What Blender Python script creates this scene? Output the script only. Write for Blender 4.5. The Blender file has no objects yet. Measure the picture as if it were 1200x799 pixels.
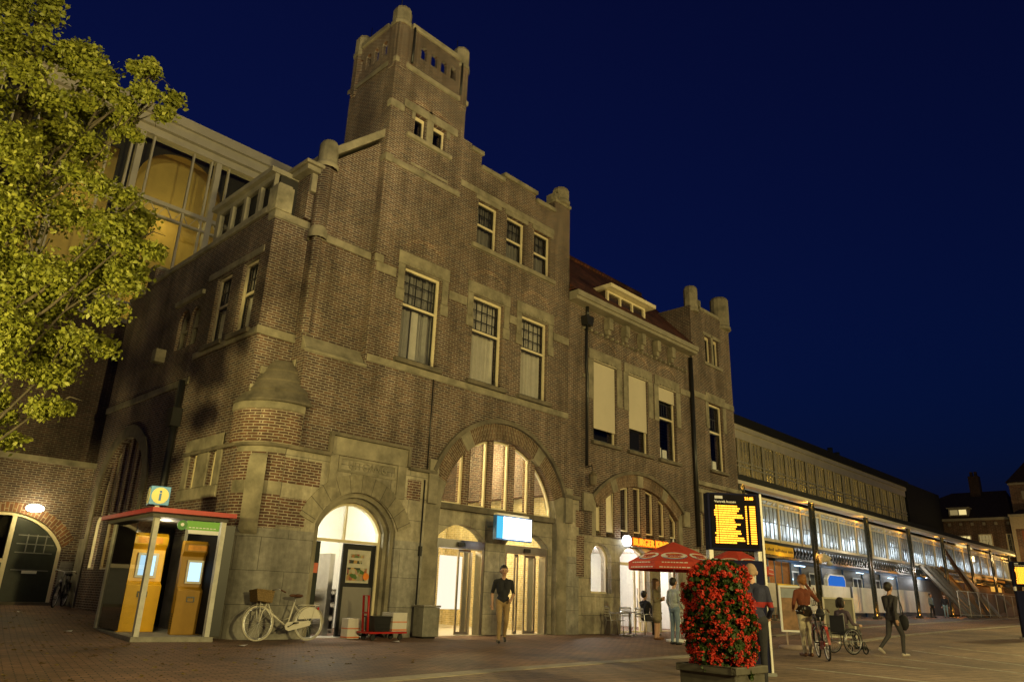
import bpy, bmesh, math, random
import numpy as np
from mathutils import Vector, Matrix, noise
from mathutils.geometry import tessellate_polygon
random.seed(7)
R = math.radians
PI = math.pi
sc = bpy.context.scene
COL = sc.collection
D = 15.85                                   # plane of the main front
SKYS = .11; SKYT = (1.9, .95, .95, 1)

def ground_z(x, y):
    return 0.034*max(0, min(y, 40)-16.5)*min(1, max(0, (16-x)/4)) + 0.0115*max(0, min(x, 90)-22)

# ------------------------------------------------------------------ materials
MATS = {}
def newmat(name):
    m = bpy.data.materials.new(name); m.use_nodes = True
    nt = m.node_tree; nt.nodes.clear()
    out = nt.nodes.new('ShaderNodeOutputMaterial')
    MATS[name] = m
    return m, nt, out
def N(nt, t, **kw):
    n = nt.nodes.new(t)
    for k, v in kw.items():
        if k in n.inputs: n.inputs[k].default_value = v
        else: setattr(n, k, v)
    return n
def L(nt, a, b): nt.links.new(a, b)
def rgba(c): return (c[0], c[1], c[2], 1)

def plain(name, c, rough=.6, metal=0, var=.18, scale=6., bump=.0, spec=.4, c2=None):
    """solid paint / stone / cloth with procedural unevenness"""
    m, nt, out = newmat(name)
    b = N(nt, 'ShaderNodeBsdfPrincipled', Roughness=rough, Metallic=metal)
    b.inputs['Specular IOR Level'].default_value = spec
    tc = N(nt, 'ShaderNodeTexCoord'); nz = N(nt, 'ShaderNodeTexNoise', Scale=scale, Detail=6., Roughness=.65)
    L(nt, tc.outputs['Object'], nz.inputs['Vector'])
    mx = N(nt, 'ShaderNodeMix', data_type='RGBA')
    mx.inputs['A'].default_value = rgba([max(0, v*(1-var)) for v in c])
    mx.inputs['B'].default_value = rgba(c2 or [min(1, v*(1+var)) for v in c])
    rp = N(nt, 'ShaderNodeMapRange'); rp.inputs['From Min'].default_value = .3; rp.inputs['From Max'].default_value = .7
    L(nt, nz.outputs['Fac'], rp.inputs['Value']); L(nt, rp.outputs['Result'], mx.inputs['Factor'])
    L(nt, mx.outputs['Result'], b.inputs['Base Color'])
    if bump:
        bp = N(nt, 'ShaderNodeBump', Strength=bump, Distance=.02); L(nt, nz.outputs['Fac'], bp.inputs['Height']); L(nt, bp.outputs['Normal'], b.inputs['Normal'])
    L(nt, b.outputs['BSDF'], out.inputs['Surface'])
    return m

def wall_uv(nt):
    """u along the wall, v up, from the real position and face direction"""
    g = N(nt, 'ShaderNodeNewGeometry'); sp = N(nt, 'ShaderNodeSeparateXYZ'); sn = N(nt, 'ShaderNodeSeparateXYZ')
    L(nt, g.outputs['Position'], sp.inputs[0]); L(nt, g.outputs['True Normal'], sn.inputs[0])
    ab = N(nt, 'ShaderNodeMath', operation='ABSOLUTE'); L(nt, sn.outputs['X'], ab.inputs[0])
    gt = N(nt, 'ShaderNodeMath', operation='GREATER_THAN'); L(nt, ab.outputs[0], gt.inputs[0]); gt.inputs[1].default_value = .7
    mu = N(nt, 'ShaderNodeMix', data_type='FLOAT')
    L(nt, gt.outputs[0], mu.inputs['Factor']); L(nt, sp.outputs['X'], mu.inputs['A']); L(nt, sp.outputs['Y'], mu.inputs['B'])
    c = N(nt, 'ShaderNodeCombineXYZ'); L(nt, mu.outputs['Result'], c.inputs['X']); L(nt, sp.outputs['Z'], c.inputs['Y'])
    return c.outputs[0], g.outputs['Position']

def brickmat(name, c1, c2, mortar, bw=.225, rh=.068, ms=.0115, stain=.45, arch=None, rough=.85, bump=.5, bias=-.1, offset=.5):
    m, nt, out = newmat(name)
    uv, pos = wall_uv(nt)
    if arch:
        cx, cz, rad = arch
        sp = N(nt, 'ShaderNodeSeparateXYZ'); L(nt, pos, sp.inputs[0])
        dx = N(nt, 'ShaderNodeMath', operation='SUBTRACT'); L(nt, sp.outputs['X'], dx.inputs[0]); dx.inputs[1].default_value = cx
        dz = N(nt, 'ShaderNodeMath', operation='SUBTRACT'); L(nt, sp.outputs['Z'], dz.inputs[0]); dz.inputs[1].default_value = cz
        at = N(nt, 'ShaderNodeMath', operation='ARCTAN2'); L(nt, dz.outputs[0], at.inputs[0]); L(nt, dx.outputs[0], at.inputs[1])
        ar = N(nt, 'ShaderNodeMath', operation='MULTIPLY'); L(nt, at.outputs[0], ar.inputs[0]); ar.inputs[1].default_value = rad
        cc = N(nt, 'ShaderNodeCombineXYZ'); L(nt, dx.outputs[0], cc.inputs['X']); L(nt, dz.outputs[0], cc.inputs['Y'])
        ln = N(nt, 'ShaderNodeVectorMath', operation='LENGTH'); L(nt, cc.outputs[0], ln.inputs[0])
        c = N(nt, 'ShaderNodeCombineXYZ'); L(nt, ln.outputs['Value'], c.inputs['X']); L(nt, ar.outputs[0], c.inputs['Y'])
        uv = c.outputs[0]
    br = N(nt, 'ShaderNodeTexBrick', Scale=1., Bias=bias, offset=offset)
    br.inputs['Mortar Size'].default_value = ms; br.inputs['Mortar Smooth'].default_value = .25
    br.inputs['Brick Width'].default_value = bw; br.inputs['Row Height'].default_value = rh
    br.inputs['Color1'].default_value = rgba(c1); br.inputs['Color2'].default_value = rgba(c2); br.inputs['Mortar'].default_value = rgba(mortar)
    # a slight waver so courses are not ruler-straight
    wz = N(nt, 'ShaderNodeTexNoise', Scale=2.5, Detail=3.); L(nt, pos, wz.inputs['Vector'])
    sc_ = N(nt, 'ShaderNodeVectorMath', operation='SCALE'); sc_.inputs['Scale'].default_value = .02; L(nt, wz.outputs['Color'], sc_.inputs[0])
    ad = N(nt, 'ShaderNodeVectorMath', operation='ADD'); L(nt, uv, ad.inputs[0]); L(nt, sc_.outputs[0], ad.inputs[1])
    L(nt, ad.outputs[0], br.inputs['Vector'])
    n1 = N(nt, 'ShaderNodeTexNoise', Scale=.55, Detail=8., Roughness=.7); L(nt, pos, n1.inputs['Vector'])
    n2 = N(nt, 'ShaderNodeTexNoise', Scale=9., Detail=4.); L(nt, pos, n2.inputs['Vector'])
    r1 = N(nt, 'ShaderNodeMapRange'); r1.inputs['From Min'].default_value = .32; r1.inputs['From Max'].default_value = .68; r1.inputs['To Min'].default_value = 1-stain; r1.inputs['To Max'].default_value = 1+stain*.45
    L(nt, n1.outputs['Fac'], r1.inputs['Value'])
    r2 = N(nt, 'ShaderNodeMapRange'); r2.inputs['To Min'].default_value = .6; r2.inputs['To Max'].default_value = 1.4
    L(nt, n2.outputs['Fac'], r2.inputs['Value'])
    mpg = N(nt, 'ShaderNodeMapping'); mpg.inputs['Scale'].default_value = (1.6, 1.6, .16); L(nt, pos, mpg.inputs[0]); n3 = N(nt, 'ShaderNodeTexNoise', Scale=1.3, Detail=6., Roughness=.65); L(nt, mpg.outputs[0], n3.inputs['Vector'])
    r3 = N(nt, 'ShaderNodeMapRange'); r3.inputs['From Min'].default_value = .34; r3.inputs['From Max'].default_value = .62; r3.inputs['To Min'].default_value = .62; r3.inputs['To Max'].default_value = 1.12; L(nt, n3.outputs['Fac'], r3.inputs['Value'])
    m0 = N(nt, 'ShaderNodeMath', operation='MULTIPLY'); L(nt, r1.outputs['Result'], m0.inputs[0]); L(nt, r3.outputs['Result'], m0.inputs[1])
    mm = N(nt, 'ShaderNodeMath', operation='MULTIPLY'); L(nt, m0.outputs[0], mm.inputs[0]); L(nt, r2.outputs['Result'], mm.inputs[1])
    ml = N(nt, 'ShaderNodeVectorMath', operation='SCALE'); L(nt, br.outputs['Color'], ml.inputs[0]); L(nt, mm.outputs[0], ml.inputs['Scale'])
    b = N(nt, 'ShaderNodeBsdfPrincipled', Roughness=rough); b.inputs['Specular IOR Level'].default_value = .25
    L(nt, ml.outputs[0], b.inputs['Base Color'])
    hs = N(nt, 'ShaderNodeMath', operation='MULTIPLY_ADD'); L(nt, br.outputs['Fac'], hs.inputs[0]); hs.inputs[1].default_value = -1.; L(nt, n2.outputs['Fac'], hs.inputs[2])
    bp = N(nt, 'ShaderNodeBump', Strength=bump, Distance=.012); L(nt, hs.outputs[0], bp.inputs['Height']); L(nt, bp.outputs['Normal'], b.inputs['Normal'])
    L(nt, b.outputs['BSDF'], out.inputs['Surface'])
    return m

def emis(name, c, s):
    m, nt, out = newmat(name)
    e = N(nt, 'ShaderNodeEmission', Strength=s); e.inputs['Color'].default_value = rgba(c)
    L(nt, e.outputs[0], out.inputs['Surface']); return m

def glassmat(name, tint=(.9, .95, .92), refl=1., rough=.02, dirt=0.):
    m, nt, out = newmat(name)
    t = N(nt, 'ShaderNodeBsdfTransparent'); t.inputs['Color'].default_value = rgba(tint)
    g = N(nt, 'ShaderNodeBsdfGlossy', Roughness=rough); g.inputs['Color'].default_value = rgba((refl,)*3)
    fr = N(nt, 'ShaderNodeFresnel', IOR=1.5)
    gm = N(nt, 'ShaderNodeNewGeometry'); fb = N(nt, 'ShaderNodeMath', operation='MULTIPLY_ADD'); L(nt, gm.outputs['Backfacing'], fb.inputs[0]); fb.inputs[1].default_value = -1.; fb.inputs[2].default_value = 1.
    ff = N(nt, 'ShaderNodeMath', operation='MULTIPLY'); L(nt, fr.outputs[0], ff.inputs[0]); L(nt, fb.outputs[0], ff.inputs[1])
    mx = N(nt, 'ShaderNodeMixShader'); L(nt, ff.outputs[0], mx.inputs[0]); L(nt, t.outputs[0], mx.inputs[1]); L(nt, g.outputs[0], mx.inputs[2])
    last = mx
    if dirt:
        d = N(nt, 'ShaderNodeBsdfDiffuse'); d.inputs['Color'].default_value = (.6, .6, .55, 1)
        nz = N(nt, 'ShaderNodeTexNoise', Scale=1.2, Detail=6.); tc = N(nt, 'ShaderNodeNewGeometry'); L(nt, tc.outputs['Position'], nz.inputs['Vector'])
        mu = N(nt, 'ShaderNodeMath', operation='MULTIPLY'); L(nt, nz.outputs['Fac'], mu.inputs[0]); mu.inputs[1].default_value = dirt
        tl = N(nt, 'ShaderNodeBsdfTranslucent'); tl.inputs['Color'].default_value = (.6, .6, .55, 1); dm_ = N(nt, 'ShaderNodeMixShader'); dm_.inputs[0].default_value = .5; L(nt, d.outputs[0], dm_.inputs[1]); L(nt, tl.outputs[0], dm_.inputs[2])
        m2 = N(nt, 'ShaderNodeMixShader'); L(nt, mu.outputs[0], m2.inputs[0]); L(nt, mx.outputs[0], m2.inputs[1]); L(nt, dm_.outputs[0], m2.inputs[2]); last = m2
    L(nt, last.outputs[0], out.inputs['Surface']); return m

def leafmat(name, c1, c2, scale=3.):
    m, nt, out = newmat(name)
    g = N(nt, 'ShaderNodeNewGeometry'); oi = N(nt, 'ShaderNodeTexNoise', Scale=scale, Detail=2.)
    L(nt, g.outputs['Position'], oi.inputs['Vector'])
    ad = N(nt, 'ShaderNodeMath', operation='MULTIPLY_ADD'); L(nt, g.outputs['Random Per Island'], ad.inputs[0]); ad.inputs[1].default_value = .6
    mu = N(nt, 'ShaderNodeMath', operation='MULTIPLY'); L(nt, oi.outputs['Fac'], mu.inputs[0]); mu.inputs[1].default_value = .4
    L(nt, mu.outputs[0], ad.inputs[2])
    mx = N(nt, 'ShaderNodeMix', data_type='RGBA'); mx.inputs['A'].default_value = rgba(c1); mx.inputs['B'].default_value = rgba(c2)
    L(nt, ad.outputs[0], mx.inputs['Factor'])
    b = N(nt, 'ShaderNodeBsdfPrincipled', Roughness=.5); b.inputs['Specular IOR Level'].default_value = .35
    L(nt, mx.outputs['Result'], b.inputs['Base Color'])
    t = N(nt, 'ShaderNodeBsdfTranslucent'); L(nt, mx.outputs['Result'], t.inputs['Color'])
    ms = N(nt, 'ShaderNodeMixShader'); ms.inputs[0].default_value = .3
    L(nt, b.outputs[0], ms.inputs[1]); L(nt, t.outputs[0], ms.inputs[2]); L(nt, ms.outputs[0], out.inputs['Surface']); return m

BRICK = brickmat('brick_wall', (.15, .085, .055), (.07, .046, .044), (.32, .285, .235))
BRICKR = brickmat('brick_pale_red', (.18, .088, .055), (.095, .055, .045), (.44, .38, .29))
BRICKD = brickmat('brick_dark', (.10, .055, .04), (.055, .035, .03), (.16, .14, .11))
RING1 = brickmat('brick_arch', (.18, .105, .06), (.115, .07, .045), (.33, .28, .2), bw=.26, rh=.072, arch=(16.1, 3.1, 2.8))
RING2 = brickmat('brick_arch_wide', (.19, .11, .06), (.12, .07, .045), (.34, .28, .21), bw=.26, rh=.072, arch=(23.5, 1.25, 4.15))
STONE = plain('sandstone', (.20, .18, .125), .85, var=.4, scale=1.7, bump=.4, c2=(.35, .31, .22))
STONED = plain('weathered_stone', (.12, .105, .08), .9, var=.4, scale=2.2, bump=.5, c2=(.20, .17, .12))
ASHLAR = brickmat('ashlar_stone', (.46, .41, .30), (.38, .34, .255), (.16, .145, .12), bw=1.25, rh=.58, ms=.008, stain=.5, bump=.25)
ASHLARG = brickmat('grey_base_stone', (.36, .34, .29), (.31, .29, .25), (.15, .14, .12), bw=1.3, rh=.72, ms=.008, stain=.5, bump=.2)
STONEV = brickmat('voussoir_stone', (.36, .32, .22), (.29, .255, .18), (.15, .13, .10), bw=3., rh=.36, ms=.01, stain=.5, arch=(10.95, 2.05, 1.6), bump=.25, offset=0)
DARKGL = plain('dark_glazing', (.012, .011, .01), .04, var=.1, spec=.9)
HALLBRICK = brickmat('yellow_brick', (.62, .5, .24), (.5, .4, .18), (.7, .62, .42), stain=.2)
CREAM = plain('cream_paint', (.72, .63, .42), .45, var=.08)
CREAMD = plain('old_cream_paint', (.27, .245, .18), .55, var=.2, scale=2.5)
GREYP = plain('grey_steel_paint', (.16, .16, .15), .5, var=.15)
DARK = plain('black_paint', (.018, .018, .018), .35, var=.2)
DARKG = plain('dark_green_paint', (.025, .03, .025), .35, var=.2)
VOIDM = plain('unlit_room_dark', (.03, .028, .025), .9, var=.1)  # near-black colour holds the shade of unlit rooms behind the windows
WHITEM = plain('white_plaster', (.82, .80, .74), .7, var=.05)
CURT = plain('net_curtain', (.62, .59, .53), .9, var=.1, scale=3.)
CURTG = plain('grey_curtain', (.24, .23, .21), .9, var=.15, scale=3.)
BLIND = plain('roller_blind', (.56, .50, .38), .8, var=.05, scale=1.)
STEEL = plain('brushed_steel', (.52, .50, .46), .28, metal=1., var=.1)
ALU = plain('aluminium', (.70, .70, .69), .3, metal=1., var=.05)
ALUP = plain('pale_painted_metal', (.62, .60, .54), .4, var=.06)
TILE = brickmat('red_roof_tile', (.14, .045, .025), (.09, .035, .025), (.03, .015, .012), bw=.22, rh=.25, ms=.02, bump=.7)
TILED = plain('dark_roof_tile', (.05, .03, .022), .9, var=.4, scale=4., bump=.4)
TAR = plain('black_roofing', (.012, .012, .013), .85, var=.3)
GLASS = glassmat('window_glass', (.93, .93, .92))
GLASSC = glassmat('clear_glass', (.95, .97, .96))
GLASSD = glassmat('tinted_glass', (.22, .20, .18), rough=.03)
GLASSS = glassmat('dusty_glass', (.85, .85, .78), dirt=.5)
YELLOW = plain('yellow_enamel', (.78, .42, .012), .35, var=.05)
RED = plain('red_paint', (.42, .02, .015), .4, var=.1)
REDC = plain('red_canvas', (.50, .05, .025), .75, var=.12)
BLUEP = plain('blue_panel', (.045, .16, .42), .4, var=.05)
NAVY = plain('navy_panel', (.010, .011, .034), .8, var=.1, spec=.08)
PYEL = plain('pale_yellow', (.80, .68, .26), .5, var=.03)
GREENP = plain('green_sign', (.14, .42, .04), .45, var=.05)
WHITEP = plain('white_paint', (.80, .80, .78), .5, var=.05)
WOOD = plain('brown_wood_panel', (.16, .075, .02), .65, var=.3, scale=5.)
PLY = plain('plywood', (.34, .19, .07), .65, var=.2, scale=3.)
PLANKG = plain('grey_timber', (.20, .19, .17), .75, var=.3, scale=8.)
RUBBER = plain('rubber', (.02, .02, .02), .7, var=.1)
WICKER = plain('wicker', (.20, .13, .05), .8, var=.45, scale=40., bump=.5)
LEATHER = plain('brown_leather', (.09, .035, .015), .5, var=.2)
CARD = plain('white_carton', (.62, .58, .52), .8, var=.06)
BARK = plain('bark', (.05, .04, .025), .9, var=.4, scale=9., bump=.8)
SKIN = plain('skin', (.48, .28, .19), .5, var=.06)
HAIRB = plain('dark_hair', (.018, .013, .01), .6, var=.3, scale=30.)
HAIRR = plain('reddish_hair', (.22, .09, .025), .6, var=.3, scale=30.)
EYEM = plain('eye', (.02, .015, .012), .2, var=.1)
LEAF = leafmat('tree_leaf', (.10, .125, .012), (.27, .27, .04))
LEAFP = leafmat('geranium_leaf', (.02, .04, .007), (.05, .08, .012), 8.)
PETAL = leafmat('red_petal', (.34, .016, .008), (.62, .045, .018), 10.)
AMBER = emis('amber_led', (1, .36, .025), 3.6)
AMBERL = emis('amber_lamp', (1, .40, .06), 10.)
WHITEL = emis('white_tube', (.86, .93, 1), 6.)
SIGNL = emis('backlit_white', (.93, .97, 1), 5.)
CYANL = emis('backlit_cyan', (.10, .62, .95), 1.0)
WARML = emis('warm_lamp', (1, .85, .5), 12.)
SCREEN = emis('lit_screen', (.45, .68, .85), 1.6)
SIGNR = emis('red_neon', (1, .13, .01), 1.3)
SIGNY = emis('yellow_neon', (1, .50, .03), 1.25)
LITY = emis('lit_pane', (1, .78, .32), .9)
LITD = emis('dim_lit_pane', (1, .75, .3), .25)
BLUEL = emis('blue_sign_light', (.03, .16, .62), .9)

# ------------------------------------------------------------------ object helpers
ORG = {}
def link(o, parent=None, org=(0, 0, 0)):
    COL.objects.link(o)
    if parent: o.parent = parent
    ORG[o.name] = Vector(org); return o
def thing(name, label, cat, loc=(0, 0, 0), rz=0, group=None, local=False):
    o = bpy.data.objects.new(name, None); o.empty_display_size = .2
    o.location = loc; o.rotation_euler = (0, 0, rz)
    o['label'] = label; o['category'] = cat
    if group: o['group'] = group
    return link(o, None, (0, 0, 0) if (local or rz) else loc)
def tag(o, label, cat, group=None):
    o['label'] = label; o['category'] = cat
    if group: o['group'] = group
    return o
def structure(o): o['kind'] = 'structure'; return o
def stuff(o): o['kind'] = 'stuff'; return o

ID = lambda u, w, v: (u, w, v)
def front(y0): return lambda u, w, v: (u, y0+w, v)
def side(x0): return lambda u, w, v: (x0+w, u, v)

class MB:
    def __init__(s, T=ID): s.v = []; s.f = []; s.m = []; s.T = T; s.cur = 0; s.sm = set()
    def add(s, vs, fs, smooth=False):
        b = len(s.v); s.v += [s.T(*p) for p in vs]
        for f in fs:
            if smooth: s.sm.add(len(s.f))
            s.f.append([b+i for i in f]); s.m.append(s.cur)
        return s
    def box(s, u0, u1, w0, w1, v0, v1):
        return s.add([(u0, w0, v0), (u1, w0, v0), (u1, w1, v0), (u0, w1, v0), (u0, w0, v1), (u1, w0, v1), (u1, w1, v1), (u0, w1, v1)],
                     [(0, 3, 2, 1), (4, 5, 6, 7), (0, 1, 5, 4), (1, 2, 6, 5), (2, 3, 7, 6), (3, 0, 4, 7)])
    def prism(s, outer, w0, w1, holes=()):
        """a (u,v) outline with holes, from depth w0 to w1"""
        loops = [list(outer)]+[list(h) for h in holes]
        flat = [p for l in loops for p in l]; n = len(flat)
        tri = tessellate_polygon([[Vector((p[0], p[1], 0)) for p in l] for l in loops])
        vs = [(p[0], w0, p[1]) for p in flat]+[(p[0], w1, p[1]) for p in flat]
        fs = [tuple(t) for t in tri]+[tuple(i+n for i in reversed(t)) for t in tri]
        k = 0
        for l in loops:
            for i in range(len(l)):
                a, b = k+i, k+(i+1) % len(l); fs.append((a, b, b+n, a+n))
            k += len(l)
        return s.add(vs, fs)
    def plan(s, poly, v0, v1):
        """extrude an outline lying in (u,w) from height v0 to v1"""
        n = len(poly)
        return s.add([(p[0], p[1], v0) for p in poly]+[(p[0], p[1], v1) for p in poly],
                     [tuple(range(n))[::-1], tuple(range(n, 2*n))]+[(i, (i+1) % n, (i+1) % n+n, i+n) for i in range(n)])
    def tube(s, pts, r, n=8, r2=None, cap=True, smooth=True, closed=False):
        pts = [Vector(p) for p in pts]; m = len(pts); rings = []
        up = None
        for i, p in enumerate(pts):
            if closed: d = pts[(i+1) % m]-pts[i-1]
            else: d = pts[min(i+1, m-1)]-pts[max(i-1, 0)]
            d.normalize()
            if up is None:
                up = Vector((0, 0, 1)) if abs(d.z) < .9 else Vector((1, 0, 0))
            a = d.cross(up)
            if a.length < 1e-4: a = d.cross(Vector((0, 1, .3)))
            a.normalize(); b = a.cross(d)
            rr = r if r2 is None else r+(r2-r)*i/max(1, m-1)
            if isinstance(r, (list, tuple)): rr = r[i]
            rings += [p+a*math.cos(2*PI*k/n)*rr+b*math.sin(2*PI*k/n)*rr for k in range(n)]
        fs = []
        for i in range(m if closed else m-1):
            for k in range(n):
                j = (i+1) % m
                fs.append((i*n+k, i*n+(k+1) % n, j*n+(k+1) % n, j*n+k))
        s.add([tuple(p) for p in rings], fs, smooth)
        if cap and not closed:
            s.add([tuple(p) for p in rings[:n]], [tuple(range(n))]); s.add([tuple(p) for p in rings[-n:]], [tuple(range(n))[::-1]])
        return s
    def bar(s, a, b, w, h=None):
        """square bar from a to b"""
        h = h or w; a = Vector(a); b = Vector(b); d = (b-a).normalized()
        up = Vector((0, 0, 1)) if abs(d.z) < .95 else Vector((0, 1, 0))
        x = d.cross(up).normalized()*w/2; y = x.cross(d).normalized()*h/2
        vs = [a-x-y, a+x-y, a+x+y, a-x+y, b-x-y, b+x-y, b+x+y, b-x+y]
        return s.add([tuple(v) for v in vs], [(0, 3, 2, 1), (4, 5, 6, 7), (0, 1, 5, 4), (1, 2, 6, 5), (2, 3, 7, 6), (3, 0, 4, 7)])
    def lathe(s, prof, c=(0, 0, 0), n=24, a0=0, a1=2*PI, smooth=True):
        full = abs(a1-a0-2*PI) < 1e-6; k = n if full else n+1
        vs = []
        for r, z in prof:
            for i in range(k):
                a = a0+(a1-a0)*i/n; vs.append((c[0]+r*math.cos(a), c[1]+r*math.sin(a), c[2]+z))
        fs = []
        for j in range(len(prof)-1):
            for i in range(n):
                i2 = (i+1) % k
                fs.append((j*k+i, j*k+i2, (j+1)*k+i2, (j+1)*k+i))
        return s.add(vs, fs, smooth)
    def ball(s, c, r, n=10, sq=(1, 1, 1)):
        prof = [(math.sin(PI*i/n), -math.cos(PI*i/n)) for i in range(n+1)]
        vs = []; k = n*2
        for a, z in prof:
            for i in range(k): vs.append((c[0]+r*sq[0]*a*math.cos(2*PI*i/k), c[1]+r*sq[1]*a*math.sin(2*PI*i/k), c[2]+r*sq[2]*z))
        return s.add(vs, [(j*k+i, j*k+(i+1) % k, (j+1)*k+(i+1) % k, (j+1)*k+i) for j in range(n) for i in range(k)], True)
    def build(s, name, mat, parent=None, loc=(0, 0, 0), rz=0, bevel=0, recalc=True):
        org = ORG[parent.name] if parent else Vector(loc) if not rz else Vector((0, 0, 0))
        me = bpy.data.meshes.new(name)
        me.from_pydata([tuple(Vector(p)-org) for p in s.v], [], s.f)
        for m in (mat if isinstance(mat, (list, tuple)) else [mat]): me.materials.append(m)
        for i, p in enumerate(me.polygons):
            p.material_index = s.m[i]; p.use_smooth = i in s.sm
        if recalc:
            bm = bmesh.new(); bm.from_mesh(me)
            bmesh.ops.remove_doubles(bm, verts=bm.verts, dist=1e-5)
            bmesh.ops.recalc_face_normals(bm, faces=bm.faces)
            bm.to_mesh(me); bm.free()
        o = bpy.data.objects.new(name, me)
        if parent is None: o.location = loc; o.rotation_euler = (0, 0, rz)
        link(o, parent, org)
        if bevel:
            b = o.modifiers.new('bevel', 'BEVEL'); b.width = bevel; b.segments = 2; b.limit_method = 'ANGLE'
        return o

def arc(cx, cz, r, a0, a1, n=24): return [(cx+r*math.cos(R(a0+(a1-a0)*i/n)), cz+r*math.sin(R(a0+(a1-a0)*i/n))) for i in range(n+1)]
def arched(x0, x1, zb, zs, rise, n=14):
    """door or window outline with a segmental head: springs at zs, rises by rise"""
    h = (x1-x0)/2; r = (h*h+rise*rise)/(2*rise); cx = (x0+x1)/2; cz = zs+rise-r
    a = math.degrees(math.asin(max(-1, min(1, (zs-cz)/r))))
    if rise > h: a = 0
    return [(x0, zb), (x1, zb)]+arc(cx, cz, r, a, 180-a, n)
def light_poly(x0, x1, zb, cx, cz, r, n=8):
    """one light under a round arch"""
    top = lambda x: cz+math.sqrt(max(.01, r*r-(x-cx)**2))
    return [(x0, zb), (x1, zb)]+[(x1+(x0-x1)*i/n, max(zb+.05, top(x1+(x0-x1)*i/n))) for i in range(n+1)]
def rect(x0, x1, z0, z1): return [(x0, z0), (x1, z0), (x1, z1), (x0, z1)]
def inset(poly, d):
    cx = sum(p[0] for p in poly)/len(poly); n = len(poly); out = []
    area = sum(poly[i][0]*poly[(i+1) % n][1]-poly[(i+1) % n][0]*poly[i][1] for i in range(n))
    sg = 1 if area > 0 else -1
    for i in range(n):
        p0, p1, p2 = Vector(poly[i-1]), Vector(poly[i]), Vector(poly[(i+1) % n])
        e1 = (p1-p0); e2 = (p2-p1)
        if e1.length < 1e-6: e1 = e2
        if e2.length < 1e-6: e2 = e1
        e1.normalize(); e2.normalize()
        n1 = Vector((-e1.y, e1.x))*sg; n2 = Vector((-e2.y, e2.x))*sg
        b = (n1+n2); 
        if b.length < 1e-6: b = n1
        b.normalize(); k = d/max(.35, b.dot(n1)); out.append(tuple(p1+b*k))
    return out

def text(name, body, size, mat, loc, rot, parent=None, ext=.004, align='CENTER', bold=0):
    cu = bpy.data.curves.new(name, 'FONT'); cu.body = body; cu.size = size; cu.extrude = ext; cu.align_x = align; cu.align_y = 'CENTER'; cu.offset = bold
    t = bpy.data.objects.new(name+'_curve', cu); COL.objects.link(t)
    bpy.context.view_layer.update()
    me = bpy.data.meshes.new_from_object(t.evaluated_get(bpy.context.evaluated_depsgraph_get()))
    bpy.data.objects.remove(t); me.materials.clear(); me.materials.append(mat); me.name = name
    o = bpy.data.objects.new(name, me)
    o.location = Vector(loc)-(ORG[parent.name] if parent else Vector((0, 0, 0))); o.rotation_euler = rot
    return link(o, parent, loc)

def copy_tree(o, parent=None):
    c = o.copy(); COL.objects.link(c); ORG[c.name] = ORG.get(o.name, Vector((0, 0, 0)))
    if parent: c.parent = parent
    for ch in [x for x in o.children]: copy_tree(ch, c)
    return c

def lamp(name, loc, power, color, size=.15, spot=None):
    l = bpy.data.lights.new(name, 'POINT'); l.energy = power; l.color = color; l.shadow_soft_size = size
    o = bpy.data.objects.new(name, l); o.location = loc; COL.objects.link(o); return o
def arealamp(name, loc, power, color, sx, sy, rot=(0, 0, 0)):
    l = bpy.data.lights.new(name, 'AREA'); l.energy = power; l.color = color; l.shape = 'RECTANGLE'; l.size = sx; l.size_y = sy
    o = bpy.data.objects.new(name, l); o.location = loc; o.rotation_euler = rot; COL.objects.link(o); return o
# ------------------------------------------------------------------ the station building
B = thing('station_building', 'brown brick station building with a square corner tower and two arched entrances', 'station', (14, D, 0))
f0 = front(D)
def part(name, mat, fn, T=ID, parent=None, bevel=0):
    mb = MB(T); fn(mb); return mb.build(name, mat, parent or B, bevel=bevel)

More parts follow.
